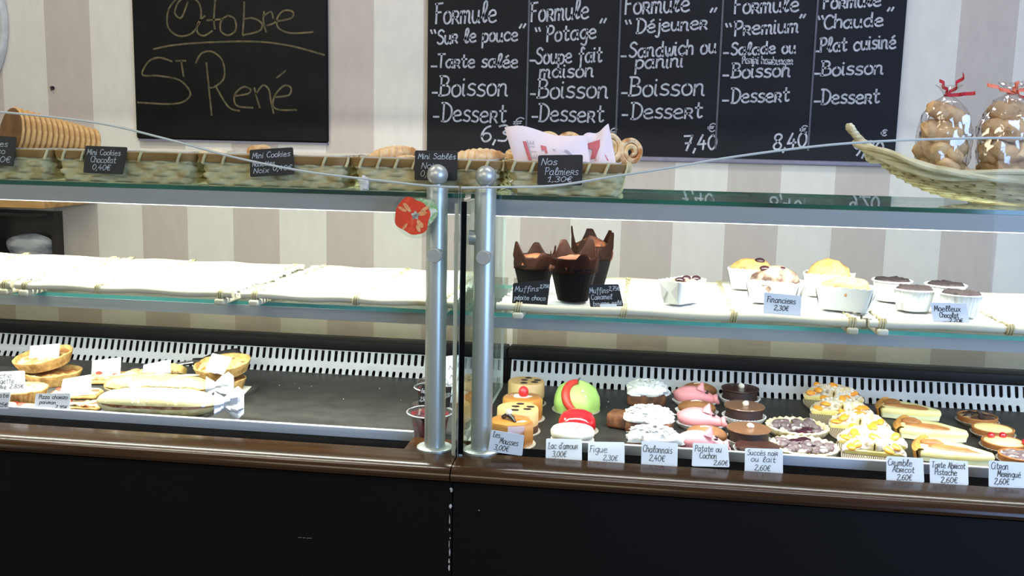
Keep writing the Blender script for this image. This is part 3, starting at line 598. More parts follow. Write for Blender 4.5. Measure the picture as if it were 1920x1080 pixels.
bC = straw_basket(bx_[4], bx_[5], 'straw basket behind the slate tag reading Mini Cookies Noisettes Noix')
bD = straw_basket(bx_[6], bx_[7], 'straw basket of pale sablé biscuits behind the ball-topped posts')
bE = straw_basket(bx_[8], bx_[9], 'straw basket of palmiers and paper bags right of the posts')

def quad_card(name, quad, Y, lean, th, m, root=None, loc=None, rad=0):
    TL, TR, BR, BL = [at(q[0], q[1], Y + (lean if i < 2 else 0)) for i, q in enumerate(quad)]
    n = (TR - TL).cross(BL - TL).normalized()
    if n.y > 0: n = -n
    F = lambda u, v: (TL * (1 - u) + TR * u) * (1 - v) + (BL * (1 - u) + BR * u) * v
    return F, n, (TL, TR, BR, BL)
def price_tag(name, label, quad, Y, lean, lines, dark=False, group=None, holder=None, pen=.0011, plate_mat=None, ink=None):
    F, n, c = quad_card(name, quad, Y, lean, .0012, None)
    base = (c[2] + c[3]) / 2; t = thing(name, label, 'price tag', base, 0, group); th = .0012; r = .06
    pts = []
    asp = (c[1] - c[0]).length / (c[3] - c[0]).length
    for cx, cy, a0 in ((1 - r / asp, 1 - r, 0), (r / asp, 1 - r, 1), (r / asp, r, 2), (1 - r / asp, r, 3)):
        for i in range(4): a = (a0 + i / 3) * PI / 2; pts.append((cx + r / asp * cos(a), cy + r * sin(a)))
    A = [F(u, v) for u, v in pts]; B = [p - n * th for p in A]; N = len(A)
    MB().add(A + B, [tuple(range(N)), tuple(reversed(range(N, 2 * N)))] + [(i, (i + 1) % N, N + (i + 1) % N, N + i)[::-1] for i in range(N)]).build('plate', plate_mat or (M_slate if dark else M_card), t, world=True, smooth=False)
    H = (c[3] - c[0]).length; mb = MB()
    for ln in lines:
        s, u0, u1, v, h = ln
        write(mb, s, F(u0, v) + n * .0004, F(u1, v) + n * .0004, (c[0] - c[3]).normalized(), h * H, pen, n, .15)
    if lines: mb.build('lettering', ink or (M_tagchalk if dark else M_ink2), t, world=True, smooth=False)
    if holder:
        hu0, hu1, hv0, hv1, hm = holder; hb = MB()
        P = [F(hu0, hv0), F(hu1, hv0), F(hu1, hv1), F(hu0, hv1)]; Q = [p - n * .006 for p in P]; P = [p + n * .0035 for p in P]
        hb.add(P + Q, [(0, 1, 2, 3), (7, 6, 5, 4), (0, 4, 5, 1), (1, 5, 6, 2), (2, 6, 7, 3), (3, 7, 4, 0)]).build('clip_foot', hm, t, world=True, smooth=False)
    return t
SG = 'slate price tags hung on the baskets'
price_tag('price_tag', 'slate tag on the first basket, cut off by the left photo edge', [(-45, 252), (31, 257), (25, 312), (-48, 307)], 1.656, .004, [('Cookies', .1, .8, .35, .2), ('Coco', .3, .75, .6, .2), ('0,40\u20ac', .3, .9, .88, .2)], True, SG)
price_tag('price_tag', 'small slate tag reading Mini Cookies Chocolat 0,40€', [(160, 273), (239, 276), (230, 327), (156, 324)], 1.656, .004, [('Mini Cookies', .06, .86, .32, .2), ('Chocolat', .16, .78, .60, .22), ('0,40\u20ac', .22, .66, .87, .2)], True, SG)
price_tag('price_tag', 'slate tag reading Mini Cookies Noisettes Noix 0,40€', [(468, 281), (549, 276), (552, 327), (469, 332)], 1.656, .004, [('Mini Cookies', .06, .92, .32, .2), ('Noisettes', .06, .56, .62, .18), ('Noix', .08, .42, .87, .18), ('0,40\u20ac', .52, .94, .82, .18)], True, SG)
price_tag('price_tag', 'slate tag reading Mini Sablés, half behind the left post ball', [(778, 282), (858, 283), (857, 339), (777, 338)], 1.656, .004, [('Mini Sabl\xe9s', .08, .95, .28, .18), ('Noix', .16, .55, .60, .2), ('0,40\u20ac', .14, .60, .87, .2)], True, SG)
price_tag('price_tag', 'slate tag reading Nos Palmiers 1,30€', [(1009, 291), (1093, 290), (1091, 348), (1007, 347)], 1.656, .004, [('Nos', .08, .42, .32, .22), ('Palmiers', .16, .90, .66, .24), ('1,30\u20ac', .22, .76, .88, .17)], True, SG)

# ---- row of large ridged biscuits standing on edge
M_bisc = mat('baked_biscuit', (222, 182, 122), .75, c2=(184, 138, 82), scale=60, detail=6, lo=.35, hi=.7, c3=(208, 164, 104), bump=.4, bscale=140)
M_biscd = mat('brown_biscuit_face', (122, 84, 40), .75, c2=(96, 62, 28), scale=30, detail=6, bump=.4, bscale=140)
def disc_biscuit():
    mb = MB().lathe([(0, -.004), (.036, -.004), (.043, -.003), (.045, 0), (.043, .003), (.036, .0042), (0, .0042)], seg=40, mod=lambda a, k, r, z: (1 + .02 * noise.noise(Vector((cos(a) * 3, sin(a) * 3, k))) + .012 * sin(a * 26), 0), mi=0)
    mb.mi = [1 if abs(sum(mb.v[i].z for i in f) / len(f)) > .0035 else 0 for f in mb.f]
    return mb
for i in range(15):
    f = i / 14; x = at(40 + 112 * f, 250, 1.75); r = .045 * (1.12 - .42 * f); r *= .96; zc = ZT + .0365 + r
    if i == 0:
        o = disc_biscuit().build('ridged_biscuit', [M_bisc, M_biscd], auto=60); tag(o, '', 'biscuit', 'large ridged biscuits standing on edge'); first = o
    else:
        o = first.copy(); COL.objects.link(o)
        if i == 1: o.data = first.data.copy(); o.data.materials[1] = M_bisc; first = o
    o.location = (x.x, 1.722 + .0045 * i, zc); s = r / .045; o.scale = (s, s, .94)
    o.rotation_euler = (0, -PI / 2 + .16, 1.02)
    o['label'] = 'large brown biscuit with its face showing, first of the row at the left edge' if i == 0 else 'ridged biscuit standing on edge in the overlapping row behind the leftmost tags'
# ---- small cookies and oval biscuits
M_sable = mat('pale_sable', (226, 182, 124), .7, c2=(204, 146, 84), scale=50, detail=5, lo=.35, hi=.7, c3=(236, 206, 158), bump=.3, bscale=160)
M_cook = mat('golden_cookie', (222, 188, 134), .75, c2=(172, 120, 70), scale=70, detail=5, lo=.4, hi=.7, bump=.5, bscale=150)
M_pale = mat('sugared_cookie', (232, 222, 194), .8, c2=(220, 202, 160), scale=60, bump=.4, bscale=150)
def oval(L=.036, w=.019, h=.012, ridges=9):
    rings = []
    for i in range(25):
        t = -1 + 2 * i / 24; q = math.sqrt(max(0.03, 1 - t * t)); k = 1 + .10 * sin(i / 24 * ridges * 2 * PI)
        rings.append([(L * t + .004 * cos(a) * k, w * q * k * cos(a), max(-h * .5, h * q * k * sin(a))) for a in [j / 16 * 2 * PI for j in range(16)]])
    return MB().loft(rings, 0, True, True)
def cookie(seed): return MB().blob((0, 0, 0), (.021, .021, .0105), .22, 70, seed, 22, 12, flat=-.006, amp2=.08, freq2=200)
sab0 = None; SB = ZT + .0415
for i, (px_, py_, Y, rz, ry, z, s) in enumerate([(738, 281, 1.735, .35, -.12, .012, 1.15), (797, 284, 1.77, -.2, .05, .004, 1), (826, 286, 1.715, .1, .05, .006, 1.0), (893, 285, 1.735, .05, -.1, .008, 1.35), (858, 291, 1.80, .9, 0, .0, 1), (715, 293, 1.76, 1.2, 0, .0, .9), (925, 290, 1.80, 1.0, 0, .002, .8), (765, 288, 1.70, -.5, 0, .001, .8)]):
    p = at(px_, py_, Y)
    if sab0 is None: sab0 = tag(oval().build('sable_biscuit', M_sable), '', 'biscuit', 'oval sablé biscuits in the basket'); o = sab0
    else: o = sab0.copy(); COL.objects.link(o)
    o.location = (p.x, Y, SB + z + (.010 if i in (0, 1, 2, 3, 7) else .003)); o.rotation_euler = (0, ry, rz); o.scale = (s, s, s)
    o['label'] = ['big tilted oval sablé rising at the left of its basket', 'oval sablé just left of the Mini Sablés tag', 'oval sablé peeking over the Mini Sablés tag', 'long oval sablé at the right of the Mini Sablés tag', 'oval sablé lying behind the Mini Sablés tag', 'small sablé under the big tilted one at the left', 'sablé at the far right end of the sablé basket', 'sablé at the front rim under the big tilted one'][i]
ck0 = {}
for i, (px_, py_, Y, z, s, kind) in enumerate([(485, 275, 1.74, .012, 1.1, 0), (505, 281, 1.72, .005, .9, 0), (458, 283, 1.72, .003, .9, 0), (400, 281, 1.73, .004, 1.35, 1), (385, 286, 1.715, .001, .8, 1), (440, 287, 1.70, .001, .7, 0), (560, 286, 1.73, .001, .7, 0), (600, 291, 1.74, .001, .8, 0), (640, 293, 1.73, .001, .7, 1)]):
    p = at(px_, py_, Y)
    if kind not in ck0: o = ck0[kind] = tag(cookie(3 + kind).build('small_cookie', M_pale if kind else M_cook), '', 'cookie', 'small cookies in the nut cookie basket')
    else: o = ck0[kind].copy(); COL.objects.link(o)
    o.location = (p.x, Y, ZT + .045 + z * 1.5); o.rotation_euler = (0, .1, R3.uniform(0, 6)); o.scale = (s, s, s * .9)
    o['label'] = ['topmost golden cookie above the Noisettes tag', 'golden cookie right of the topmost, over the Noisettes tag', 'golden cookie left of the topmost, beside the Noisettes tag', 'wide white sugared cookie left of the Noisettes tag', 'small white cookie at the left corner of the nut basket', 'small golden cookie between the white cookie and the tag', 'golden crumbly cookie just right of the Noisettes tag', 'golden cookie midway right of the Noisettes tag', 'pale cookie at the right corner of the nut basket'][i]
# ---- palmiers
M_palm = mat('caramelised_puff', (222, 176, 110), .5, c2=(176, 112, 54), scale=45, detail=5, lo=.38, hi=.68, c3=(236, 208, 160), bump=.4, bscale=160)
def palmier():
    mb = MB()
    for sd in (-1, 1):
        pts = []; rr = []
        for k in range(56):
            t = k / 55; a = PI * (.5 - 4.0 * t) ; r = .0225 * (1 - .80 * t)
            pts.append((sd * (.0215 + r * cos(a) * -1) if False else sd * (.0215 - r * sin(a + PI / 2) * 1), r * cos(a + PI / 2) * 1.15, 0)); rr.append(.0062 - .0015 * t)
        mb.tube(pts, rr, 8)
    mb.tube([(-.022, -.024, 0), (0, -.034, 0), (.022, -.024, 0)], [.005, .007, .005], 8)
    for v in mb.v: v.z = v.z * 1.5 * (1 + .12 * noise.noise(v * 90))
    return mb
pm = tag(palmier().build('palmier', M_palm), 'rounded palmier pastry standing behind the white paper bag', 'palmier', 'palmiers in the basket right of the posts')
p = at(1047, 262, 1.80); pm.location = (p.x, 1.80, p.z - .006); pm.rotation_euler = (.72, 0, .05)
for (px_, py_, Y, rx, ry, rz, lb) in ((1162, 281, 1.77, 1.25, .2, .35, 'palmier standing at the right end of its basket'), (1122, 292, 1.84, .5, 0, .3, 'palmier lying behind the folded paper bag'), (1066, 292, 1.86, .1, 0, .9, 'palmier lying under the one behind the white bag'), (990, 292, 1.83, .2, 0, .2, 'palmier at the left end of its basket behind the bag')):
    o = pm.copy(); COL.objects.link(o); p = at(px_, py_, Y); o.location = (p.x, Y, p.z); o.rotation_euler = (rx, ry, rz); o['label'] = lb
# ---- printed paper bags
M_bag = mat('bag_paper', (232, 216, 214), .75, c2=(226, 206, 206), scale=14, bump=.15, bscale=60)
M_red = mat('bag_red_print', (196, 96, 100), .8, c2=(206, 112, 116), scale=60); M_gry = mat('bag_grey_print', (182, 170, 172), .8, c2=(192, 182, 184), scale=60)
def paper_bag(label, quad, Y, lean, bulge, prints):
    F0, n, c = quad_card('x', quad, Y, lean, 0, None); base = (c[2] + c[3]) / 2; t = thing('paper_bag', label, 'paper bag', base, 0, 'printed paper bags in the palmier basket')
    def F(u, v): return F0(u, v) + n * (bulge * sin(PI * min(max(u, 0), 1)) ** .6 * (.35 + .65 * sin(PI * min(1, v * .8 + .1))) + .0025 * sin(u * 9 + v * 4)) + Vector((0, 0, .004 * sin(u * 7)))* (1 - v)
    MB().sheet(F, 28, 12, -.006).build('sheet', M_bag, t, world=True, auto=60)
    for nm, m_, polys in prints:
        mb = MB()
        for pl in polys:
            if isinstance(pl, tuple): 
                s, a, b, up, h, w = pl
                for _ in (0,):
                    tot = sum(strokes(ch_)[0] + 1.5 for ch_ in s); x = 0
                    for ch_ in s:
                        cw, st = strokes(ch_)
                        for k in st: ribbon(mb, [(lambda U, V: F(U, V) + n * .0072 if False else F(U, V) + n * .0006)(a[0] + (b[0] - a[0]) * (x + q[0]) / tot + up[0] * q[1] * h / 10, a[1] + (b[1] - a[1]) * (x + q[0]) / tot + up[1] * q[1] * h / 10) for q in smooth_line(k, 3)], w, n)
                        x += cw + 1.5
            else:
                ribbon_pts = [F(u, v) + n * .0006 for u, v in pl]; cc = sum(ribbon_pts, Vector()) / len(ribbon_pts)
                mb.add(ribbon_pts + [cc + n * .0006], [(i, (i + 1) % len(ribbon_pts), len(ribbon_pts)) for i in range(len(ribbon_pts))])
        mb.build(nm, m_, t, world=True, smooth=False)
    return t
arc_ = lambda cx, cy, r0, r1, a0, a1, k=14: [(cx + r0 * cos(a0 + (a1 - a0) * i / k), cy - 2.2 * r0 * sin(a0 + (a1 - a0) * i / k)) for i in range(k + 1)] + [(cx + r1 * cos(a1 - (a1 - a0) * i / k), cy - 2.2 * r1 * sin(a1 - (a1 - a0) * i / k)) for i in range(k + 1)]
paper_bag('white paper bag printed BAGUETTE sideways, standing behind the Nos Palmiers tag', [(946, 239), (1100, 258), (1106, 310), (966, 308)], 1.705, .02, .012, [
    ('red_print', M_red, [[(.18, .42), (.225, .42), (.24, 1), (.195, 1)], [(.40, .48), (.47, .50), (.47, .72), (.44, .72), (.44, .60), (.40, .66)]]),
    ('grey_print', M_gry, [('BAGUETTE', (.335, 1.35), (.315, .36), (-1, 0), .075, .0016), [(.55, .56), (.74, .54), (.80, .70), (.77, .74), (.72, .60), (.55, .62)]])])
paper_bag('folded white paper bag with a red print, right of the BAGUETTE bag', [(1088, 262), (1141, 235), (1156, 312), (1102, 312)], 1.725, .02, .006, [
    ('red_print', M_red, [[(.10, .30), (.66, .25), (.60, .46), (.34, .80), (.16, .78), (.36, .52), (.12, .44)], [(.35, .82), (.72, .70), (.78, .86), (.30, .86)]])])
# ---- scrap of paper at the shelf edge
s0 = at(680, 352, 1.66)
mb = MB().blob((0, 0, .013), (.009, .006, .0145), .55, 160, 4, 14, 10, flat=-.013, amp2=.3, freq2=400)
tag(mb.build('paper_scrap', M_paper, auto=20, local=True, loc=(s0.x, 1.6645, ZT)), 'crumpled white paper scrap at the shelf edge before two baskets', 'paper scrap')

# ---- round wicker basket with cookie bags
M_wick = mat('pale_wicker', (222, 214, 182), .55, c2=(190, 176, 134), scale=24, detail=5, lo=.36, hi=.68, bump=.15, bscale=90)
M_wickd = mat('dark_wicker', (150, 126, 80), .6, c2=(112, 90, 54), scale=24, detail=5)
BC = Vector((.735, 1.835, ZT)); 
wb = thing('wicker_basket', 'pale round wicker basket with a twisted handle holding bags of cookies', 'basket', BC)
def bp(a, f, o=0):                                                  # a: angle, f: 0 bottom .. 1 rim
    rx = .17 + (.355 - .17) * (f ** .8); ry = .105 + (.160 - .105) * (f ** .8); end = abs(cos(a)) ** 5
    z = .006 + .046 * f ** 1.25 + .040 * end * f ** 2
    return Vector(((rx + o) * cos(a), (ry + o) * sin(a), z))
mb = MB()
for r in range(10):
    f = r / 12; mb.tube([bp(k / 110 * 2 * PI, f, .0030 * sin(k * PI / 110 * 40 + r * PI)) for k in range(111)], .0034, 6, caps=False)
mb.build('woven_side', mat('side_wicker', (204, 190, 146), .6, c2=(160, 140, 92), scale=30, detail=5, lo=.36, hi=.68), wb)
mb = MB()
for r in range(5):
    mb.tube([bp(k / 140 * 2 * PI, .86 + .055 * r * .9, .004 + .0045 * sin(k / 140 * 2 * PI * 9 + r * 1.26)) + Vector((0, 0, .0045 * cos(k / 140 * 2 * PI * 9 + r * 1.26))) for k in range(141)], .0050, 8, caps=False)
mb.build('braided_rim', M_wick, wb)
mb = MB()
for k in range(44):
    a = k / 44 * 2 * PI; mb.tube([bp(a, f / 8, -.001) for f in range(9)], .0026, 6)
mb.build('stake_ribs', M_wickd, wb)
mb = MB().lathe([(0, .001), (.17, .001), (.174, .006), (.17, .011), (0, .011)], seg=48, sy=.105 / .17); mb.build('woven_base', M_wickd, wb)
h0 = bp(PI, 1); tip = at(1597, 240, 1.835) - BC
pts = [h0 + Vector((.03, -.02, -.012)), h0 + (tip - h0) * .3 + Vector((.006, -.004, -.002)), h0 + (tip - h0) * .7, tip, tip + Vector((-.004, .012, .002)), h0 + (tip - h0) * .6 + Vector((.004, .022, 0)), h0 + Vector((.03, .03, -.012))]
pts = [Vector(p) for p in smooth_line([tuple(p) for p in pts], 8)]; mb = MB()
for q in range(3):
    mb.tube([p + Vector((0, cos(i * .55 + q * 2.1) * .0035, sin(i * .55 + q * 2.1) * .0035)) for i, p in enumerate(pts)], .0042, 7)
mb.build('twisted_handle', M_wick, wb)
M_cello = thin_glass('cellophane', (.97, .965, .96), ior=1.5, rough=.07, gain=2.0, base=.07)
M_ribr = mat('red_ribbon', (170, 24, 44), .35, c2=(196, 44, 56), scale=60); M_ribo = mat('orange_ribbon', (226, 110, 84), .35, c2=(236, 140, 110), scale=60)
M_bcook = mat('bagged_cookie', (226, 190, 140), .75, c2=(178, 138, 90), scale=55, detail=6, lo=.35, hi=.7, c3=(212, 172, 122), bump=.5, bscale=130)
def cello_bag(label, px_, pyb, pyt, Y, wpx, ribbons, seed):
    p0 = at(px_, pyb, Y); zt = at(px_, pyt, Y).z; r = wpx * Y / FPX / 2 * .87; z0 = ZT + .040; H = zt - z0; rnd = random.Random(seed)
    t = thing('cookie_bag', label, 'bag of cookies', (p0.x, Y, z0), 0, 'cellophane cookie bags in the wicker basket')
    for k in range(14):
        lv = k // 4; a = k * 2.4 + lv; q = r * (.52, .52, .44, .22)[lv]
        o = MB().blob((0, 0, 0), (.026, .024, .016), .3, 60, seed + k % 3, 18, 12, amp2=.08, freq2=180).build('cookie', M_bcook, t)
        o.location = (q * cos(a), q * sin(a) * .75, .018 + lv * H * .205 + rnd.uniform(-.004, .004)); o.rotation_euler = (rnd.uniform(-.9, .9), rnd.uniform(-.9, .9), rnd.uniform(0, 6))
    prof = [(r * .55, 0), (r * .88, .010), (r * 1.02, H * .25), (r * 1.06, H * .5), (r * .92, H * .70), (r * .55, H * .84), (r * .14, H * .91), (r * .30, H * .97), (r * .62, H * 1.04)]
    pp = [];
    for (a, b), (c_, d_) in zip(prof, prof[1:]):
        for k in range(4): pp.append((a + (c_ - a) * k / 4, b + (d_ - b) * k / 4))
    def md(a, k, rr, z): return 1 + .12 * noise.noise(Vector((cos(a) * 2.2, sin(a) * 2.2, z * 40 + seed))) + .07 * sin(a * 11 + z * 90), .004 * noise.noise(Vector((cos(a) * 6, sin(a) * 6, k)))
    mb = MB().lathe(pp, seg=44, mod=md, sy=.8, cap=False); mb.build('cellophane_film', M_cello, t, auto=25)
    for nm, m_, sd, dirs in ribbons:
        mb = MB(); rq = random.Random(sd)
        for dx, dz, L in dirs:
            pts = [Vector((dx * u * L + .003 * sin(u * 14 + sd), .004 * cos(u * 14 + sd) - .006, H * .91 + dz * u * L)) for u in [i / 16 for i in range(17)]]
            for i in range(16):
                s = Vector((.0, .0012, .003)); mb.add([pts[i] - s, pts[i + 1] - s, pts[i + 1] + s, pts[i] + s], [(0, 1, 2, 3)])
        mb.lathe([(r * .16, H * .90), (r * .18, H * .91), (r * .16, H * .92)], seg=14, cap=False)
        o = mb.build(nm, m_, t, smooth=False); sm = o.modifiers.new('thick', 'SOLIDIFY'); sm.thickness = .0006
    return t
cello_bag('cellophane bag of cookies with a dark red ribbon, left one in the wicker basket', 1765, 320, 163, 1.80, 98, [('ribbon', M_ribr, 3, [(-.5, .8, .03), (.55, .9, .04), (.9, .1, .05)])], 5)
cello_bag('cellophane bag of cookies with orange ribbon, beside the one with dark red ribbon', 1883, 318, 158, 1.795, 108, [('ribbon', M_ribo, 6, [(-.9, .3, .05), (.2, .6, .03), (.8, .3, .04)])], 9)
cello_bag('cellophane bag of cookies at the right photo edge, behind the orange-ribboned one', 1925, 318, 185, 1.90, 100, [('ribbon', M_ribr, 8, [(-.7, .5, .05), (.6, .5, .04)])], 14)
# ================================================================ the middle shelves
M_cane = mat('pale_cane', (206, 200, 176), .6, c2=(184, 176, 146), scale=18, detail=4, stretch=(.3, 1, 1), bump=.1, bscale=80)
M_stick = mat('bleached_sticks', (228, 226, 220), .65, c2=(214, 210, 200), scale=30, stretch=(.2, 6, 6))
M_tie = mat('cane_binding', (196, 186, 148), .7, c2=(160, 148, 106), scale=90)
def stick_mat(x0, x1, label, seed, feet, ties, d=.375):
    rnd = random.Random(seed); w = x1 - x0; xc = (x0 + x1) / 2; t = thing('stick_mat', label, 'stick mat', (xc, 1.655 + (.0045 if seed == 3 else 0), ZM + .0004), 0, 'woven stick mats on the middle shelves')
    zr = .0185
    def rail(y, r): return MB().tube([(-w / 2 + w * k / 24, y + .0012 * sin(k * .9 + seed), zr + .0012 * sin(k * .7 + seed * 2)) for k in range(25)], [r * (1 + .08 * sin(k * 1.3 + seed)) for k in range(25)], 10)
    rail(0, .0068).build('front_rail', M_cane, t); rail(d, .006).build('back_rail', M_cane, t)
    mb = MB(); n = 30
    for k in range(n):
        y = .013 + (d - .025) * k / (n - 1); e = rnd.uniform(-.006, .006)
        mb.tube([(-w / 2 + .006 + e + (w - .012) * i / 8, y + rnd.uniform(-.0012, .0012), zr + .001 + rnd.uniform(-.0008, .0008)) for i in range(9)], .0038, 6)
    mb.build('sticks', M_stick, t)
    for f in feet:
        x = f - xc; MB().rbox((x - .0095, -.013, 0), (x + .0095, d + .004, .0115), .004).build('foot_bar', M_cane, t)
    mb = MB()
    for f in list(feet) + list(ties):
        x = f - xc; mb.tube([(x + .004 * sin(i * 1.7), .002 + (d - .004) * i / 90, zr + .0052 + .0018 * cos(i * 2.2)) for i in range(91)], .0016, 5)
        for yy, r in ((0, .0082), (d, .0074)):
            for q in range(3): mb.tube([(x - .004 + .004 * q + .001 * sin(a), yy + r * cos(a), zr + r * sin(a)) for a in [j / 12 * 2 * PI for j in range(13)]], .0017, 5, caps=False)
    mb.build('binding', M_tie, t); return t
def rx(px_, py_=560): return at(px_, py_, 1.655).x
stick_mat(rx(-420), rx(24, 535), 'empty stick mat at the left photo edge', 1, (rx(12, 540),), (rx(-180),))
stick_mat(rx(30, 535), rx(438, 556), 'empty stick mat second from the left, right of the edge one', 2, (rx(50, 545), rx(416, 570)), (rx(186, 545),))
stick_mat(rx(452, 557), rx(850, 574), 'empty stick mat behind the left post', 3, (rx(478, 570), rx(828, 574)), (rx(667, 570),))
stick_mat(rx(931, 580), rx(1622, 610), 'stick mat holding the muffins and loaf cases', 4, (rx(972, 600), rx(1596, 622)), (rx(1170, 590), rx(1376, 598)))
stick_mat(rx(1628, 612), rx(2330, 640), 'stick mat holding the chocolate fondants at the right edge', 5, (rx(1652, 625), rx(2290, 640)), (rx(1892, 624),))
MT = ZM + .0276                                             # top of the sticks

# ---- muffins in torn tulip papers
def tulip_mat(name, c, c2):
    M = mat(name, c, .6, c2=c2, scale=14, bump=.15, bscale=60, spec=.1); t = M.node_tree; b = t.nodes['Principled BSDF']; o = t.nodes['Material Output']
    tl = nd(t, 'ShaderNodeBsdfTranslucent'); tl.inputs[0].default_value = lin((150, 84, 44)); mx = nd(t, 'ShaderNodeMixShader'); mx.inputs[0].default_value = .30
    t.links.new(b.outputs[0], mx.inputs[1]); t.links.new(tl.outputs[0], mx.inputs[2]); t.links.new(mx.outputs[0], o.inputs[0]); return M
M_tulip = tulip_mat('brown_tulip_paper', (42, 23, 13), (29, 16, 10)); M_cup = mat('dark_baking_cup', (12, 9, 9), .6, c2=(17, 12, 11), scale=10, spec=.08)
M_muff = mat('muffin_crumb', (88, 44, 18), .8, c2=(46, 23, 11), scale=60, detail=6, lo=.35, hi=.7, c3=(116, 60, 24), bump=.6, bscale=120)
def muffin(label, px_, py_, seed, H, R, rz=0, ztop=MT):
    p = on(px_, py_, ztop); t = thing('muffin', label, 'muffin', (p.x, p.y, ztop), rz, 'tulip paper muffins'); rnd = random.Random(seed)
    n = 80; hc = H * .52; r0, r1 = R * .62, R * .95
    MB().lathe([(0, 0), (r0, 0), (r0 + (r1 - r0) * .5, hc * .5), (r1, hc), (r1 - .0012, hc), (r0 - .001, .002), (0, .002)], seg=n, mod=lambda a, k, r, z: (1 + .012 * sin(a * 24), 0)).build('baking_cup', M_cup, t)
    pk = [(j + rnd.uniform(-.25, .25), rnd.uniform(.70, 1.0)) for j in range(5)]
    def top(a):
        u = (a / (2 * PI) * 5) % 5; best = .68
        for c, h in pk:
            d = max(0, min(abs(u - c), 5 - abs(u - c)) - .10); best = max(best, h - d * .9 * (h - .45) / .5)
        return best * H
    rings = []
    for k in range(8):
        f = k / 7; ring = []
        for j in range(n):
            a = j / n * 2 * PI; z = hc * .86 + (top(a) - hc * .86) * f; q = (z - hc * .86) / (H - hc * .86)
            r = r1 * .995 + (R * 1.02 - r1) * q + .003 * noise.noise(Vector((cos(a) * 3, sin(a) * 3, seed + f * 2)))
            ring.append((r * cos(a), r * sin(a), z))
        rings.append(ring)
    o = MB().loft(rings, 0).build('tulip_paper', M_tulip, t, auto=30); sm = o.modifiers.new('thick', 'SOLIDIFY'); sm.thickness = .0007
    MB().blob((0, 0, hc * 1.04), (R * .90, R * .90, H * (.25 if H > .113 else .18)), .22, 45, seed, 28, 16, amp2=.06, freq2=160).build('crumb_top', M_muff, t)
    return t
muffin('dark tulip-paper muffin, left of the three, behind the pépite choco tag', 1000, 548, 3, .100, .0390, .4)
muffin('dark tulip-paper muffin, front middle of the three', 1074, 562, 8, .112, .0430, 1.1)
muffin('tulip-paper muffin with a high orange-brown top, rear right of the three', 1108, 534, 14, .116, .0410, 2.0)
price_tag('price_tag', 'slate tag reading Muffins pépite choco 2,75€', [(962, 531), (1032, 525), (1026, 573), (960, 569)], 1.6632, .002, [('Muffins', .06, .70, .42, .26), ('2,75\u20ac', .74, .98, .30, .16), ('p\xe9pite choco', .06, .92, .80, .22)], True, 'slate tags in front of the muffins')
price_tag('price_tag', 'slate tag reading Muffins Caramel beurre salé 2,75€', [(1101, 534), (1160, 533), (1169, 574), (1107, 576)], 1.6632, .002, [('Muffins', .04, .62, .38, .24), ('2,75\u20ac', .66, .98, .28, .18), ('Caramel', .06, .70, .66, .22), ('beurre sal\xe9', .10, .96, .94, .2)], True, 'slate tags in front of the muffins', holder=(.30, .80, .88, 1.02, M_card))

# ---- loaf cases (financiers)
M_case = mat('white_loaf_paper', (216, 216, 206), .7, c2=(208, 208, 196), scale=16, bump=.1, bscale=70)
M_fin = mat('financier_crust', (178, 118, 58), .7, c2=(126, 76, 34), scale=45, detail=5, lo=.35, hi=.7, c3=(198, 146, 84), bump=.4, bscale=120)
M_finb = mat('sugared_crust', (150, 126, 102), .75, c2=(62, 40, 26), scale=48, detail=6, lo=.42, hi=.60, bump=.5, bscale=120)
M_cherry = mat('dark_cherry', (34, 12, 18), .25, c2=(50, 18, 24), scale=60, coat=.3)
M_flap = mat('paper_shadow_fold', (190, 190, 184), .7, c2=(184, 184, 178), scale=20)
def loaf_case(label, px_, py_, L, wd, h, rz, top, seed, dome=1.0):
    p = on(px_, py_, MT); t = thing('loaf_cake', label, 'loaf cake', (p.x, p.y, MT), rz, 'loaf cakes in white paper cases')
    def ring(l, w, z, wob=0, ins=0):
        samp, P = rrect(l - 2 * ins, w - 2 * ins, .006); return [(q[0], q[1], z + wob * sin(k * 1.9 + seed)) for k, q in enumerate([samp(i / 72 * P) for i in range(72)])]
    MB().loft([ring(L * .80, wd * .72, 0), ring(L * .9, wd * .86, h * .5), ring(L, wd, h, .0010), ring(L, wd, h, .0010, .0009), ring(L * .8, wd * .72, .002, 0, .0009)], 0, True, True).build('paper_case', M_case, t, auto=35)
    mb = MB()
    for sx in (-1, 1):
        for sy in (-1, 1):
            x = sx * (L / 2 * .93 + .0006); mb.add([(sx * (L * .46 + .0008), sy * wd * .08, h * .55), (sx * (L * .49 + .0008), sy * wd * .40, h * .92), (sx * (L * .42 + .0008), sy * wd * .32, h * .08)], [(0, 1, 2)])
    mb.build('folded_flaps', M_flap, t, smooth=False)
    mb = MB().blob((0, 0, h * .80), (L * .465, wd * .45, h * .62 * dome), .16, 55, seed, 30, 16, flat=-h * .5, amp2=.06, freq2=150)
    mb.build('cake_top', M_finb if top in ('choc', 'cherry2') else M_fin, t)
    if top in ('cherry', 'cherry2', 'choc'):
        for q in range({'cherry': 1, 'cherry2': 2, 'choc': 3}[top]):
            o = MB().blob((0, 0, 0), (.010, .008, .0055), .15, 90, q, 16, 10).build('cherry', M_cherry, t); o.location = ((-.2 + .3 * q) * L if top != 'cherry' else .16 * L, -wd * .12 + .10 * wd * (q % 2), h * .80 + h * .56 * dome * (.93 if abs(-.2 + .3 * q) < .25 else .74))
    return t
loaf_case('white paper case with sunken dark fruit, alone right of the muffins', 1278, 566, .082, .050, .040, .92, 'choc', 2, .42)
loaf_case('loaf cake with one dark cherry in a white case, rear left above the Financiers tag', 1408, 541, .088, .052, .040, -.25, 'cherry', 4, 1.15)
loaf_case('sugar-dusted loaf cake with dark cherries, front, behind the Financiers tag', 1452, 567, .096, .056, .041, -.42, 'cherry2', 5, 1.25)
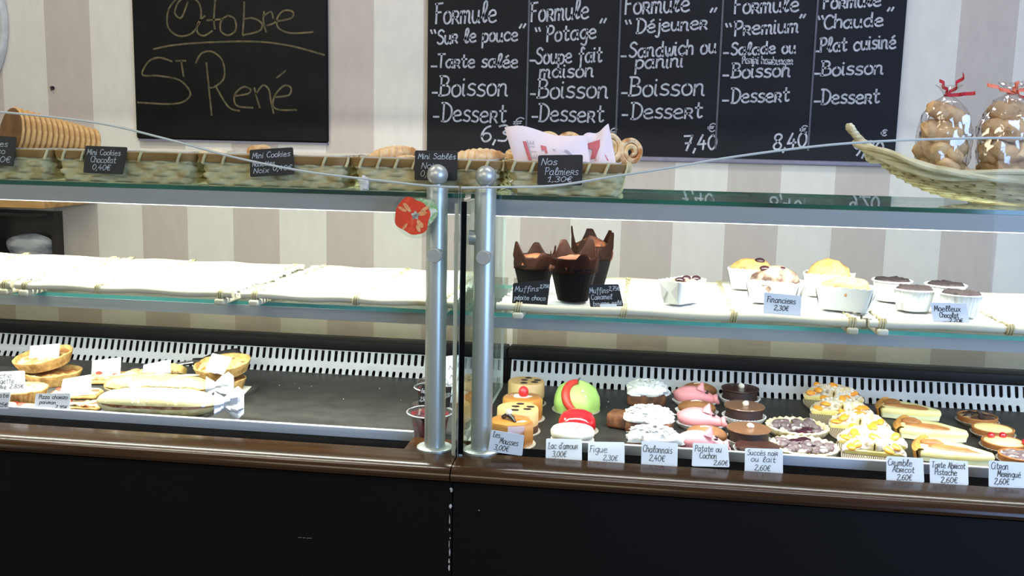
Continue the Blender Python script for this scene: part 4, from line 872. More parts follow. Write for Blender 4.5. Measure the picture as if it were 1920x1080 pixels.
loaf_case('golden domed loaf cake, rear, behind the front right loaf case', 1552, 554, .090, .054, .042, -.28, 'plain', 6, 1.3)
loaf_case('light brown loaf cake in a white case, front, right of the Financiers tag', 1584, 580, .096, .057, .041, -.36, 'plain', 7, .95)
price_tag('price_tag', 'white card tag reading Financiers 2,30€', [(1433, 548), (1503, 555), (1501, 594), (1431, 590)], 1.6632, .002, [('Financiers', .08, .84, .42, .26), ('2,30\u20ac', .28, .66, .76, .22)], False, 'white price cards on the middle shelf')

# ---- chocolate fondants in pleated white cups
M_pleat = mat('white_pleated_paper', (218, 220, 214), .65, c2=(96, 74, 62), scale=40, detail=2, lo=.60, hi=.78, stretch=(1, 1, .2))
M_choc = mat('dark_chocolate_cake', (46, 32, 30), .75, c2=(30, 20, 20), scale=60, detail=5, bump=.8, bscale=110)
def fondant(label):
    t = thing('chocolate_fondant', label, 'fondant', (0, 0, 0), 0, 'chocolate fondants in pleated paper cups'); H = .036
    pl = lambda a, k, r, z: (1 + .022 * sin(a * 30) * (1 if k in (1, 2, 3, 4) else .4), 0)
    MB().lathe([(0, 0), (.026, 0), (.028, H * .3), (.0305, H * .65), (.033, H - .002), (.0352, H - .001), (.0352, H), (.032, H), (.0255, .003), (0, .003)], seg=120, mod=pl).build('paper_cup', M_pleat, t, auto=60)
    MB().lathe([(.0325, H - .0018), (.0358, H - .0012), (.0362, H + .0004), (.0352, H + .0014), (.0325, H + .0006), (.0325, H - .0018)], seg=60, cap=False).build('rolled_rim', M_case, t)
    MB().lathe([(0, H * .5), (.0265, H * .6), (.0306, H), (.028, H + .0035), (.015, H + .0042), (0, H + .0042)], seg=48, mod=lambda a, k, r, z: (1 + .02 * noise.noise(Vector((cos(a) * 5, sin(a) * 5, k))), .0035 * noise.noise(Vector((cos(a) * r * 120, sin(a) * r * 120, 3)))) if k > 1 else (1, 0)).build('cake', M_choc, t)
    return t
f0 = fondant('chocolate fondant cup, rear left of the four'); p = on(1670, 562, MT); f0.location = (p.x, p.y, MT)
for px_, py_, rz, lb in ((1711, 580, 1.2, 'chocolate fondant cup with dark drips, front left of the four'), (1770, 571, 2.3, 'chocolate fondant cup, rear right of the four'), (1799, 590, 3.0, 'chocolate fondant cup behind the Moelleux tag, front right of the four')):
    p = on(px_, py_, MT); dup(f0, (p.x, p.y, MT), rz, lb)
price_tag('price_tag', 'white card tag reading Moelleux Chocolat 2,20€', [(1744, 567), (1811, 569), (1819, 608), (1750, 607)], 1.6632, .002, [('Moelleux', .08, .80, .40, .26), ('Chocolat', .20, .72, .70, .24), ('2,20\u20ac', .44, .80, .94, .2)], False, 'white price cards on the middle shelf', holder=(.28, .80, .90, 1.06, M_black))
# ================================================================ left tray: quiches, pizzas, sandwiches
M_crust = mat('baked_crust', (200, 164, 102), .75, c2=(138, 100, 50), scale=50, detail=6, lo=.38, hi=.66, c3=(178, 138, 78), bump=.4, bscale=130)
M_egg = mat('egg_filling', (216, 180, 104), .6, c2=(150, 96, 44), scale=55, detail=6, lo=.42, hi=.64, c3=(232, 206, 140), bump=.5, bscale=110)
M_veg = mat('browned_filling', (150, 96, 52), .6, c2=(222, 190, 130), scale=50, detail=6, lo=.4, hi=.62, c3=(186, 126, 70), bump=.6, bscale=100)
M_piz = mat('pizza_topping', (226, 200, 150), .6, c2=(170, 66, 44), scale=55, detail=5, lo=.46, hi=.66, c3=(226, 170, 110), bump=.5, bscale=110)
M_baked = mat('baguette_crust', (204, 152, 82), .65, c2=(156, 102, 46), scale=12, detail=5, lo=.36, hi=.68, c3=(216, 174, 108), stretch=(.5, 2, 2), bump=.15, bscale=60)
M_pbread = mat('soft_bread_crust', (226, 216, 168), .7, c2=(206, 190, 130), scale=10, detail=5, stretch=(.5, 2, 2))
M_ham = mat('sandwich_filling', (150, 92, 48), .6, c2=(96, 52, 26), scale=70, bump=.4)
M_wrap = thin_glass('wrapping_film', (.97, .97, .96), ior=1.5, rough=.12, gain=1.5, base=.06)
M_twist = mat('bunched_film', (214, 216, 220), .25, c2=(190, 194, 202), scale=60, detail=6, bump=.8, bscale=80, coat=.5)
M_slab = mat('slate_slab', (48, 48, 48), .55, c2=(64, 63, 62), scale=30, detail=7, bump=.3, bscale=150)
PZ = TZ + .007
a, b, c, d = on(395, 789, PZ), on(485, 722, PZ), on(-330, 690, PZ), on(-300, 748, PZ)
sl = thing('slate_board', 'dark slate board under the quiches and sandwiches', 'slate board', (a.x, a.y, TZ))
P = [Vector((a.x - .98, 1.700, 0)), Vector((a.x - .03, 1.700, 0)), Vector((b.x + .004, b.y, 0)), Vector((a.x - .98, b.y + .06, 0))]
mb = MB().loft([[p + ZU * z for p in P] for z in (TZ + .0005, TZ + .0062)], 0, True, True); mb.build('slab', M_slab, sl, world=True, smooth=False)
q0, q1 = on(465, 742, PZ), on(481, 722, PZ)
mb = MB().add([(q0.x - .12, q0.y + .02, TZ + .0066), (q0.x - .012, q0.y + .005, TZ + .0066), (q1.x - .006, q1.y - .012, TZ + .0066), (q1.x - .13, q1.y, TZ + .0066)], [(0, 1, 2, 3)])
mb.build('greaseproof_paper', M_paper, sl, world=True, smooth=False)

def quiche(label, P, R, H, tilt=(0, 0), fill=None, seed=0, rz=0):
    t = thing('quiche', label, 'quiche', P, rz, 'individual quiches on the slate board'); t.rotation_euler = (tilt[0], tilt[1], rz)
    fl = lambda a, k, r, z: (1 + (.018 * sin(a * 34) + .025 * noise.noise(Vector((cos(a) * 2, sin(a) * 2, seed)))) * (1 if 1 <= k <= 5 else 0), .0022 * noise.noise(Vector((cos(a) * 3, sin(a) * 3, seed + 5))) if k >= 2 else 0)
    MB().lathe([(0, 0), (R * .82, 0), (R * .92, H * .5), (R * .99, H * .92), (R, H), (R * .97, H * 1.05), (R * .91, H * .98), (R * .86, H * .72), (0, H * .68)], seg=102, mod=fl).build('crust', M_crust, t, auto=60)
    MB().lathe([(0, H * .5), (R * .88, H * .7), (R * .86, H * .82), (R * .6, H * .92), (R * .3, H * .95), (0, H * .95)], seg=60, mod=lambda a, k, r, z: (1, .0045 * noise.noise(Vector((cos(a) * r * 75, sin(a) * r * 75, seed))) + .002 * noise.noise(Vector((cos(a) * r * 220, sin(a) * r * 220, seed)))) if k > 1 else (1, 0)).build('filling', fill or M_egg, t)
    return t
def onp(x, y, h=0): return on(x, y, PZ + h)
p = onp(96, 716); quiche('quiche under another, at the rear left of the slate board', (p.x + .006, p.y, PZ), .056, .024, (.0, 0), M_veg, 1)
quiche('tilted quiche stacked on another, rear left, carrying a blank white card', (p.x - .009, p.y - .004, PZ + .0385), .058, .023, (.15, -.10), M_veg, 2)
p = onp(42, 752); quiche('yellow topped quiche at the left edge in front of the stacked pair', (p.x, p.y, PZ), .047, .026, (0, 0), M_egg, 3)
p = onp(-32, 735); quiche('quiche mostly beyond the left photo edge', (p.x, p.y, PZ), .05, .024, (0, 0), M_veg, 7)
p = onp(418, 731); quiche('lower quiche of the stack at the right end of the slate board', (p.x, p.y, PZ + .0012), .047, .024, (0, 0), M_veg, 4)
quiche('quiche topped with cheese on a stack at the right of the slate board', (p.x + .001, p.y + .004, PZ + .0375), .057, .022, (.13, -.08), M_egg, 5)
def pizza(label, x, y, L, wd, rz, seed, h=0, tilt=0):
    p = onp(x, y, h); t = thing('pizza_slice', label, 'pizza slice', (p.x, p.y, PZ + h), rz, 'rectangular pizza slices'); t.rotation_euler = (tilt, 0, rz)
    MB().rbox((-L / 2, -wd / 2, 0), (L / 2, wd / 2, .009), .004).build('dough', M_crust, t)
    mb = MB().sheet(lambda u, v: Vector(((u - .5) * L * .93, (v - .5) * wd * .9, .0095 + .0035 * noise.noise(Vector((u * L * 90, v * wd * 90, seed))) + .003 * (1 - (2 * u - 1) ** 8))), 26, 16, .003)
    mb.build('topping', M_piz, t); 
    mb2 = MB(); r = random.Random(seed)
    for k in range(5):
        mb2 = MB().blob((0, 0, 0), (.010, .008, .003), .2, 90, k, 14, 8); o = mb2.build('chorizo_slice' if k % 2 else 'cheese_melt', mat('chorizo', (176, 62, 40), .5, c2=(150, 44, 30), scale=90) if k == 1 and 'chz' not in globals() else (globals().get('chz') or M_egg) if k % 2 else M_sable, t)
        o.location = (r.uniform(-.36, .36) * L, r.uniform(-.3, .3) * wd, .0135); o.rotation_euler = (0, 0, r.uniform(0, 6))
    return t
chz = mat('chorizo', (176, 62, 40), .5, c2=(150, 44, 30), scale=90)
pizza('pizza slice with red topping, in front of the stacked quiches', 142, 744, .10, .05, .2, 1)
pizza('thin crusted pizza slice leaning behind the upper sandwich', 212, 713, .10, .055, .22, 2, .004, .12)
pizza('pizza slice at the front left corner of the slate board', 36, 771, .075, .026, 0, 3)
pizza('pizza slice behind the Pizza chorizo poivron card', 146, 766, .095, .034, .05, 4)
pizza('pizza slice behind the card in the middle of the slate board', 276, 706, .085, .05, .1, 5)
for (x, y, lb, s) in ((328, 699, 'small round cheese puff behind the sandwiches, left one', 1.0), (388, 699, 'small round cheese puff behind the sandwiches, beside the quiche stack', 1.05)):
    p = onp(x, y + 8); o = MB().blob((0, 0, .014), (.024, .020, .016), .3, 60, int(x), 26, 16, flat=-.0138, amp2=.08, freq2=160).build('cheese_puff', M_egg, local=True, loc=(p.x, p.y, PZ)); o.scale = (s, s, s); tag(o, lb, 'cheese puff', 'small cheese puffs')

def sandwich(label, A, B, r, z, crust, seed, twist, slit=True):
    A, B = Vector((A.x, A.y, z)), Vector((B.x, B.y, z)); ax = B - A; L = ax.length; rz = math.atan2(ax.y, ax.x); t = thing('wrapped_sandwich', label, 'sandwich', (A + B) / 2, rz, 'film-wrapped baguette sandwiches')
    def prof(rr, e, up=1.0, lo=1.0, n=28, seg=24, cut=None):
        rings = []
        for i in range(n + 1):
            f = i / n; x = -L / 2 + L * f; k = (max(0.02, 1 - abs(2 * f - 1) ** 3.2)) ** .5; k2 = 1 + .05 * noise.noise(Vector((f * 6, seed, 0)))
            ring = []
            for j in range(seg):
                a = j / seg * 2 * PI; yy, zz = cos(a), sin(a); g = rr * k * k2
                if cut is not None: zz = max(zz, cut) if cut_up else min(zz, cut)
                w = 1 + e * noise.noise(Vector((f * 14, cos(a) * 2, sin(a) * 2 + seed)))
                ring.append((x, yy * g * 1.25 * w, zz * g * w + r))
            rings.append(ring)
        return MB().loft(rings, 0, True, True)
    cut_up = True; prof(r, .03, cut=.05).build('bread_top', crust, t)
    cut_up = False; prof(r, .03, cut=-.18).build('bread_bottom', M_pbread, t)
    cut_up = True
    rings = []
    for i in range(41):
        f = i / 40; x = -L / 2 * .94 + L * .94 * f; k = (max(.03, 1 - abs(2 * f - 1) ** 3.2)) ** .5
        rings.append([(x, sy * r * 1.22 * k * (1 + .05 * sin(i * 1.7 + sy)), r + dz * r) for sy, dz in ((-1, -.17), (1, -.17), (1, .04), (-1, .04))])
    MB().loft(rings, 0, True, True).build('filling', M_ham, t)
    if slit:
        mb = MB()
        for q in range(3):
            x0 = -L * .36 + q * L * .27; mb.tube([(x0 + L * .20 * i / 10, (-.45 + .75 * i / 10) * r, r + r * .985 * math.sqrt(max(0, 1 - ((-.45 + .75 * i / 10) / 1.25) ** 2)) - .0008) for i in range(11)], [.0006 + .0024 * sin(PI * i / 10) for i in range(11)], 8)
        mb.build('scored_slashes', M_pbread, t)
    f = prof(r + .0012, .16, seg=30, n=44); f.build('film', M_wrap, t, auto=25)
    if twist:
        mb = MB().lathe([(.0, 0), (r * .75, .002), (r * .5, .014), (r * .38, .020), (r * .75, .032), (r * 1.0, .046), (r * .7, .056), (0, .052)], seg=40, mod=lambda a, k, rr, z: (1 + .22 * sin(a * 7 + k) + .15 * noise.noise(Vector((cos(a) * 4, sin(a) * 4, k))), 0))
        mb.xf(Matrix.Translation((L / 2 - .012, 0, r)) @ Matrix.Rotation(.25, 4, 'Z') @ Matrix.Rotation(PI / 2, 4, 'Y')).build('twisted_end', M_twist, t, auto=25)
    return t
A = onp(170, 765, .0235); B = onp(402, 772, .0235)
sandwich('film-wrapped pale baguette sandwich lying along the front of the slate board', A + Vector((0, .024, 0)), B + Vector((0, .024, 0)), .0272, PZ + .0048, M_pbread, 3, True, False)
A = onp(196, 730, .0225); B = onp(396, 735, .0225)
sandwich('film-wrapped golden baguette sandwich behind the pale one', A, B, .0262, PZ + .0048, M_baked, 6, True)
# tags
SGW = 'white price cards among the savoury bakes'
M_stand = mat('grey_tag_foot', (120, 122, 132), .4, c2=(104, 106, 118), scale=40)
def wcard(label, quad, x, y, lines, holder=None, h=0, lean=.012, pen=.0012):
    Y = onp(x, y, h).y; return price_tag('price_tag', label, quad, Y, lean, lines, False, SGW, holder, pen)
wcard('blank bright white card stuck in the tilted quiche, rear left', [(57, 649), (112, 644), (109, 679), (53, 684)], 82, 722, [], (.36, .82, .90, 1.06, M_stand))
wcard('bright white card with faint writing behind the leaning pizza slice', [(173, 676), (227, 670), (225, 703), (171, 709)], 200, 716, [("2,85", .72, .95, .5, .12)], (.2, .7, .9, 1.08, M_stand), pen=.0007)
wcard('slanted white card behind the upper sandwich, left of the cheese puffs', [(269, 684), (320, 674), (319, 707), (268, 707)], 296, 722, [('Sandwich', .34, .72, .72, .14)], pen=.0007)
wcard('tilted white card pinned on the cheese-topped quiche at the right', [(398, 662), (435, 671), (418, 703), (385, 693)], 415, 752, [('Brie', .42, .62, .55, .14)], (.18, .62, .92, 1.06, M_stand), pen=.0008)
wcard('overexposed white card just above the Pizza chorizo poivron card', [(118, 711), (171, 702), (170, 739), (112, 744)], 142, 766, [('Pizza', .4, .62, .55, .12)], pen=.0007)
wcard('white card reading Pizza chorizo poivron 2,95€', [(67, 738), (132, 737), (130, 770), (64, 765)], 100, 784, [('Pizza chorizo', .10, .92, .34, .26), ('poivron', .14, .60, .68, .24), ('2,95\u20ac', .60, .92, .92, .22)], lean=.006)
wcard('white card reading Quiche courgette chèvre 2,85€ at the left edge', [(-26, 698), (46, 695), (47, 735), (-26, 738)], 10, 768, [('Quiche', .06, .66, .30, .26), ('courgette', .06, .72, .56, .24), ('ch\xe8vre', .1, .52, .82, .22), ('2,85\u20ac', .60, .96, .80, .18)])
wcard('white card at the left photo edge, cut off, below the courgette card', [(-44, 738), (20, 735), (15, 767), (-48, 765)], -14, 783, [('Tomate', .30, .96, .30, .3), ('2,85\u20ac', .52, .96, .86, .26)], lean=.006)
# serving knife lying behind the bakes
k0, k1, k2 = at(258, 692, 2.08), at(366, 681, 2.09), at(444, 672, 2.10)
kn = thing('serving_tongs', 'steel serving tongs with a black handle lying behind the sandwiches', 'tongs', (k1.x, k1.y, TZ))
kz = lambda p, z: Vector((p.x, p.y, p.z + z - .007))
M_steel = mat('polished_steel', (196, 198, 202), .2, .95, c2=(180, 182, 188), scale=10); M_grip = mat('black_grip', (18, 17, 18), .45, c2=(26, 24, 26), scale=60)
M_spat = mat('grey_tongs_tip', (92, 90, 96), .4, .4, c2=(74, 72, 80), scale=40)
for dy in (-.006, .007): MB().tube([kz(k0, .007) + Vector((.02, dy, 0)), kz(k1, .010) + Vector((0, dy, 0))], .0042, 10).build('steel_arm', M_steel, kn, world=True)
MB().blob((0, 0, 0), (.034, .014, .0055), .05, 40, 2, 22, 12).xf(Matrix.Translation(kz(k0, .0065) + Vector((.012, 0, 0)))).build('tip', M_spat, kn, world=True)
MB().tube([kz(k1, .010) - Vector((.004, 0, 0)), kz(k1, .012) + Vector((.02, 0, 0)), (kz(k1, .014) + kz(k2, .016)) / 2, kz(k2, .017), kz(k2, .013) + Vector((.014, -.004, 0))], [.0085, .009, .013, .014, .006], 14).build('grip', M_grip, kn, world=True)

# ---- fruit salad cups, white card and tags beside the post
M_dome = thin_glass('clear_plastic_cup', (.93, .94, .94), ior=1.5, rough=.03, gain=1.6, base=.02)
M_fruit = mat('red_fruit_salad', (120, 18, 24), .2, c2=(36, 10, 18), scale=38, detail=3, lo=.42, hi=.6, c3=(78, 12, 20), coat=.5, bump=.6, bscale=60)
def cup(label, P, R, H):
    t = thing('fruit_cup', label, 'fruit cup', P, 0, 'clear lidded fruit salad cups')
    MB().lathe([(R * .70, 0), (R * .74, .001), (R * .96, H), (R * 1.06, H + .001)], seg=48, cap=False).build('clear_cup', M_dome, t)
    MB().lathe([(0, .0015), (R * .70, .0015), (R * .93, H * .93), (R * .6, H * .97), (0, H * .98)], seg=40, mod=lambda a, k, r, z: (1, .003 * noise.noise(Vector((cos(a) * r * 90, sin(a) * r * 90, 1)))) if k > 1 else (1, 0)).build('fruit', M_fruit, t)
    MB().lathe([(R * 1.12, H - .002), (R * 1.12, H + .003), (R * 1.0, H + .004), (R * .96, H + .009), (R * .9, H + .015), (R * .5, H + .019), (0, H + .0195)], seg=48, cap=False).build('lid', M_dome, t)
    MB().tube([(R * 1.12 * cos(k / 48 * 2 * PI), R * 1.12 * sin(k / 48 * 2 * PI), H + .0005) for k in range(49)], .0013, 6, caps=False).build('lid_rim', thin_rim, t)
    return t
thin_rim = mat('pale_clear_rim', (190, 192, 194), .15, c2=(170, 172, 176), scale=40, coat=.6)
p = on(806, 822, TZ); cup('lidded cup of dark red fruit salad, front one behind the left post', (p.x, p.y, TZ + .0005), .038, .050)
cup('lidded fruit salad cup behind the front one, beside the white card', (at(812, 700, 1.93).x, 1.93, TZ + .0005), .034, .045)
cp = Vector((p.x, p.y, TZ))
price_tag('price_tag', 'black tag on the front fruit cup, left of the post', [(790, 721), (806, 722), (803, 761), (784, 759)], p.y - .012, .006, [('Fruits', .12, .9, .4, .2), ('2,50\u20ac', .1, .85, .8, .2)], True, 'slate tags on the fruit cups')
price_tag('price_tag', 'black tag on the front fruit cup, right of the post', [(834, 726), (847, 725), (843, 764), (830, 765)], p.y - .014, .006, [('3,00', .12, .85, .5, .2)], True, 'slate tags on the fruit cups')
Yc = 1.90; q = at(862, 700, Yc)
FQ = [(838, 676), (866, 660), (868, 744), (838, 748)]
mc = price_tag('menu_card', 'tall white card with small writing standing between the two posts', [(834, 668), (872, 664), (872, 768), (834, 771)], 1.98, .02, [('N', .2, .4, .25, .07), ('U', .62, .82, .22, .07), ('M', .25, .5, .42, .07), ('O', .2, .4, .58, .07) if False else ('Q', .2, .4, .58, .07), ('E', .62, .8, .46, .07), ('A', .3, .5, .74, .07)], False, None, None, .0014)
mc['category'] = 'card'
# ================================================================ right tray: cream cakes and tarts
def top(x, y, h): return on(x, y, TZ + h)                           # centre of a top face h above the tray
M_case2 = mat('silver_cake_card', (196, 190, 176), .5, .3, c2=(176, 168, 152), scale=60)
def crimp(R, H, n=36, sx=1, sy=1):                                    # pleated paper case
    return MB().lathe([(0, .0004), (R * .86, .0004), (R * .95, H * .5), (R * 1.06, H), (R * 1.05, H + .0006), (R * .93, H * .5), (R * .84, .0014), (0, .0014)], seg=n * 4, mod=lambda a, k, r, z: (1 + .035 * sin(a * n) * (1 if 2 <= k <= 5 else 0), 0), sx=sx, sy=sy)
M_petit = mat('white_paper_case', (224, 222, 218), .7, c2=(210, 208, 206), scale=40)
# ---- mousse cakes
M_mousse = mat('caramel_mousse', (206, 172, 120), .55, c2=(196, 160, 106), scale=30, sss=.1); M_gl = mat('caramel_glaze', (190, 128, 62), .18, c2=(176, 112, 48), scale=14, coat=.6)
M_spge = mat('brown_sponge', (96, 60, 34), .8, c2=(70, 42, 24), scale=70, bump=.5, bscale=120); M_dch = mat('dark_chocolate', (44, 26, 22), .3, c2=(34, 20, 18), scale=40, coat=.4)
M_rasp = mat('raspberry', (206, 40, 44), .35, c2=(176, 24, 34), scale=90, bump=.4, bscale=300, coat=.3); M_crm = mat('cream_white', (232, 226, 212), .6, c2=(222, 214, 196), scale=40)
def mousse(label, x, y, kind, R=.041, H=.042):
    p = top(x, y, H); t = thing('mousse_cake', label, 'mousse cake', (p.x, p.y, TZ), 0, 'round mousse cakes in the left column')
    MB().lathe([(0, .0003), (R * 1.12, .0003), (R * 1.12, .0013), (0, .0013)], seg=48).build('cake_card', M_case2, t)
    if kind == 'spot':
        MB().lathe([(0, .0014), (R, .0014), (R, H * .34), (0, H * .34)], seg=56).build('sponge', M_spge, t)
        MB().lathe([(0, H * .34), (R * 1.004, H * .34), (R, H - .002), (R * .97, H), (0, H)], seg=56).build('mousse', M_mousse, t)
        MB().lathe([(0, H + .0001), (R * .955, H + .0001), (R * .955, H + .0009), (0, H + .0010)], seg=56).build('glaze_top', mat('pale_caramel_glaze', (216, 172, 112), .3, c2=(206, 160, 98), scale=20, coat=.3), t)
        for a, r in ((.3, .62), (1.5, .60), (2.5, .15), (-.5, .55), (-1.7, .55)):
            o = MB().lathe([(0, 0), (.0075, 0), (.0072, .0010), (.0045, .0012), (.0040, .0006), (0, .0004)], seg=24, sy=.8).build('chocolate_dot', M_dch, t); o.location = (R * r * cos(a), R * r * sin(a), H + .0008)
    else:
        n = 56 if kind == 'rasp' else 8
        MB().lathe([(0, .0014), (R * .98, .0014), (R, H * .2), (R * .99, H - .005), (R * .94, H - .001), (R * .85, H), (0, H)], seg=n).build('glazed_body', M_gl, t, auto=50 if n > 8 else 25)
        if kind == 'rasp':
            mb = MB().blob((0, 0, 0), (.009, .009, .0115), 0, 1, 0, 26, 18)
            for v in mb.v: v *= 1 + .10 * abs(sin(math.atan2(v.y, v.x) * 6)) * abs(sin(v.z * 900))
            o = mb.build('raspberry', M_rasp, t); o.location = (.002, -.004, H + .0095)
            o = MB().blob((0, 0, 0), (.019, .012, .003), .4, 120, 2, 20, 10).build('cream_crumbs', M_crm, t); o.location = (0, 0, H + .001)
        else:
            o = MB().tube([(-.014, .004, 0), (-.004, 0, .006), (.006, -.008, .003), (.012, -.018, -.001)], [.003, .005, .004, .002], 8).build('chocolate_curl', M_dch, t); o.location = (-.002, 0, H + .002)
            o = MB().blob((0, 0, 0), (.006, .006, .007), .3, 200, 5, 14, 10).build('cream_dot', M_crm, t); o.location = (-.004, .001, H + .012)
            o = MB().tube([(.010, -.016, H * .98), (.022, -.010, H * .99), (.030, -.004, H * .97)], [.001, .003, .001], 8).build('white_sliver', M_crm, t)
    return t
mousse('caramel mousse cake with dark dots, rearmost of the left column', 987, 716, 'spot', .037, .046)
mousse('glazed caramel cake with a raspberry on top', 980, 745, 'rasp', .039, .043)
mousse('caramel mousse cake with dark dots, just in front of the raspberry one', 971, 766, 'spot', .038, .044)
mousse('brown glazed eight-sided cake with a chocolate curl, front of the left column', 958, 788, 'deco', .040, .044)
# ---- dome cakes
M_green = mat('green_marzipan', (180, 214, 120), .45, c2=(168, 204, 106), scale=12, sss=.1); M_redg = mat('red_glaze', (190, 34, 40), .12, c2=(176, 26, 34), scale=10, coat=.7); M_redm = mat('red_marzipan', (206, 62, 48), .4, c2=(190, 48, 40), scale=16)
p = on(1080, 768, TZ); g = thing('green_dome_cake', 'green marzipan dome cake with a red drip, rear of the dome column', 'dome cake', (p.x, p.y, TZ))
MB().lathe([(0, .0003), (.048, .0003), (.048, .0013), (0, .0013)], seg=48).build('cake_card', M_case2, g)
MB().lathe([(0, .0014), (.043, .0014), (.044, .012), (.0425, .026), (.036, .042), (.025, .051), (.012, .056), (0, .0575)], seg=64, mod=lambda a, k, r, z: (1 + (.05 * sin(a * 5 + .6) + .05 * sin(a * 2 + 1)) * (k < 5) - .06 * (k in (4, 5, 6)) * max(0, cos(a + .6)), .003 * sin(a * 2 + 1.2) if k > 3 else 0)).build('marzipan', M_green, g)
pts = smooth_line([(.000, -.006, .059), (-.012, -.016, .055), (-.019, -.028, .044), (-.017, -.039, .029), (-.008, -.046, .016), (.004, -.047, .009), (.014, -.047, .004)], 5)
nn = len(pts); o = MB().tube(pts, [.003 + .0058 * sin(PI * min(1, .12 + .88 * i / (nn - 1)) ** 1.0) for i in range(nn)], 12).build('red_drip', M_redm, g)
MB().tube([(.000, -.004, .056), (.003, -.004, .063), (.007, -.003, .066)], [.0022, .0016, .001], 8).build('stalk', M_dch, g)
for k, (x, y, z, r) in enumerate(((.014, -.030, .046, .0026), (.020, -.034, .036, .002))):
    MB().blob((x, y, z), (r, r, r), 0, 1, 0, 10, 8).build('seed', M_crm, g)
p = top(1083, 772, .036); rd = thing('red_dome_cake', 'shiny red glazed dome cake between the green dome and the white biscuit', 'dome cake', (p.x, p.y - .004, TZ))
MB().lathe([(0, .0003), (.040, .0003), (.040, .0013), (0, .0013)], seg=48).build('cake_card', M_case2, rd)
MB().lathe([(0, .0014), (.033, .0014), (.0355, .010), (.034, .022), (.027, .033), (.014, .039), (0, .0405)], seg=56).build('glaze', M_redg, rd)
MB().blob((-.020, -.022, .026), (.0028, .002, .0028), 0, 1, 0, 12, 8).build('white_dot', M_crm, rd)
p = top(1074, 802, .030); wbq = thing('white_biscuit_cake', 'white layered biscuit cake with thin red stripes, front of the dome column', 'biscuit cake', (p.x, p.y - .004, TZ))
MB().lathe([(0, .0003), (.044, .0003), (.044, .0013), (0, .0013)], seg=48).build('cake_card', M_case2, wbq)
MB().lathe([(0, .0014), (.034, .0014), (.038, .004), (.0385, .010), (.036, .013), (.0355, .015), (.0385, .018), (.039, .024), (.036, .029), (.028, .0315), (0, .0325)], seg=56, mod=lambda a, k, r, z: (1 + .012 * noise.noise(Vector((cos(a) * 4, sin(a) * 4, k))), 0)).build('biscuit', mat('white_biscuit', (232, 228, 214), .6, c2=(222, 216, 198), scale=30), wbq)
mb = MB()
for q in range(6):
    pts = [Vector((-.026 + .010 * q + .012 * u, -.024 + .048 * u, 0)) for u in [i / 10 for i in range(11)]]
    pts = [Vector((v.x, v.y, .0331 - .0016 * (v.length / .028) ** 2)) for v in pts if v.length < .031]
    ribbon(mb, pts, .0011, ZU)
mb.build('red_stripes', mat('thin_red_syrup', (160, 50, 56), .4, c2=(140, 40, 46), scale=60), wbq, smooth=False)
# ---- chocolate cakes heaped with white shavings
M_cake = mat('moist_brown_cake', (112, 68, 34), .75, c2=(50, 32, 22), scale=55, detail=6, lo=.4, hi=.68, c3=(92, 54, 28), bump=.5, bscale=130); M_shav = mat('white_meringue_shavings', (238, 236, 230), .7, c2=(226, 224, 218), scale=60, bump=.3, bscale=200)
def chalon(label, x, y, rz, seed, L=.078):
    p = top(x, y, .042); t = thing('shaving_topped_cake', label, 'cream cake', (p.x, p.y, TZ), rz, 'brown cakes heaped with white shavings'); r = random.Random(seed)
    MB().rbox((-L / 2, -.022, .0005), (L / 2, .024, .026), .006).build('cake', M_cake, t)
    mb = MB().blob((0, .002, .029), (L * .54, .030, .020), .30, 60, seed, 30, 16, flat=-.007, amp2=.16, freq2=170); mb.build('cream', M_shav, t)
    mb = MB()
    for k in range(110):
        a = r.uniform(0, 2 * PI); q = math.sqrt(r.random()); c = Vector((q * cos(a) * L * .50, q * sin(a) * .026 + .002, .029 + .020 * math.sqrt(max(0, 1 - q * q * .9)) + r.uniform(-.001, .002)))
        M_ = Matrix.Translation(c) @ Matrix.Rotation(r.uniform(0, 6), 4, 'Z') @ Matrix.Rotation(r.uniform(-.9, .9), 4, 'X')
        s, w = r.uniform(.003, .007), r.uniform(.0015, .003); b = [M_ @ Vector(v) for v in ((-s, -w, 0), (s, -w, .0006), (s, w, 0), (-s, w, .0006), (-s, -w, .0008), (s, -w, .0014), (s, w, .0008), (-s, w, .0014))]
        mb.add(b, [(0, 3, 2, 1), (4, 5, 6, 7), (0, 1, 5, 4), (1, 2, 6, 5), (2, 3, 7, 6), (3, 0, 4, 7)])
    mb.build('shavings', M_shav, t, smooth=False); return t
chalon('white-topped brown cake, rearmost of the shaving-topped column', 1213, 722, .0, 3)
chalon('white-topped brown cake with its bare brown end to the left, middle of its column', 1219, 771, -.18, 6, .084)
chalon('white-topped brown cake behind the Chalonnais card, front of its column', 1225, 810, -.06, 9, .084)
o = MB().rbox((-.026, -.02, .0005), (.022, .022, .030), .007).build('cake_end', M_cake); p = on(1166, 803, TZ); o.name = 'brown_cake'; o.location = (p.x, p.y + .006, TZ); o.rotation_euler = (0, 0, -.3); tag(o, 'bare brown cake block at the left of the middle white-topped cake', 'cake')
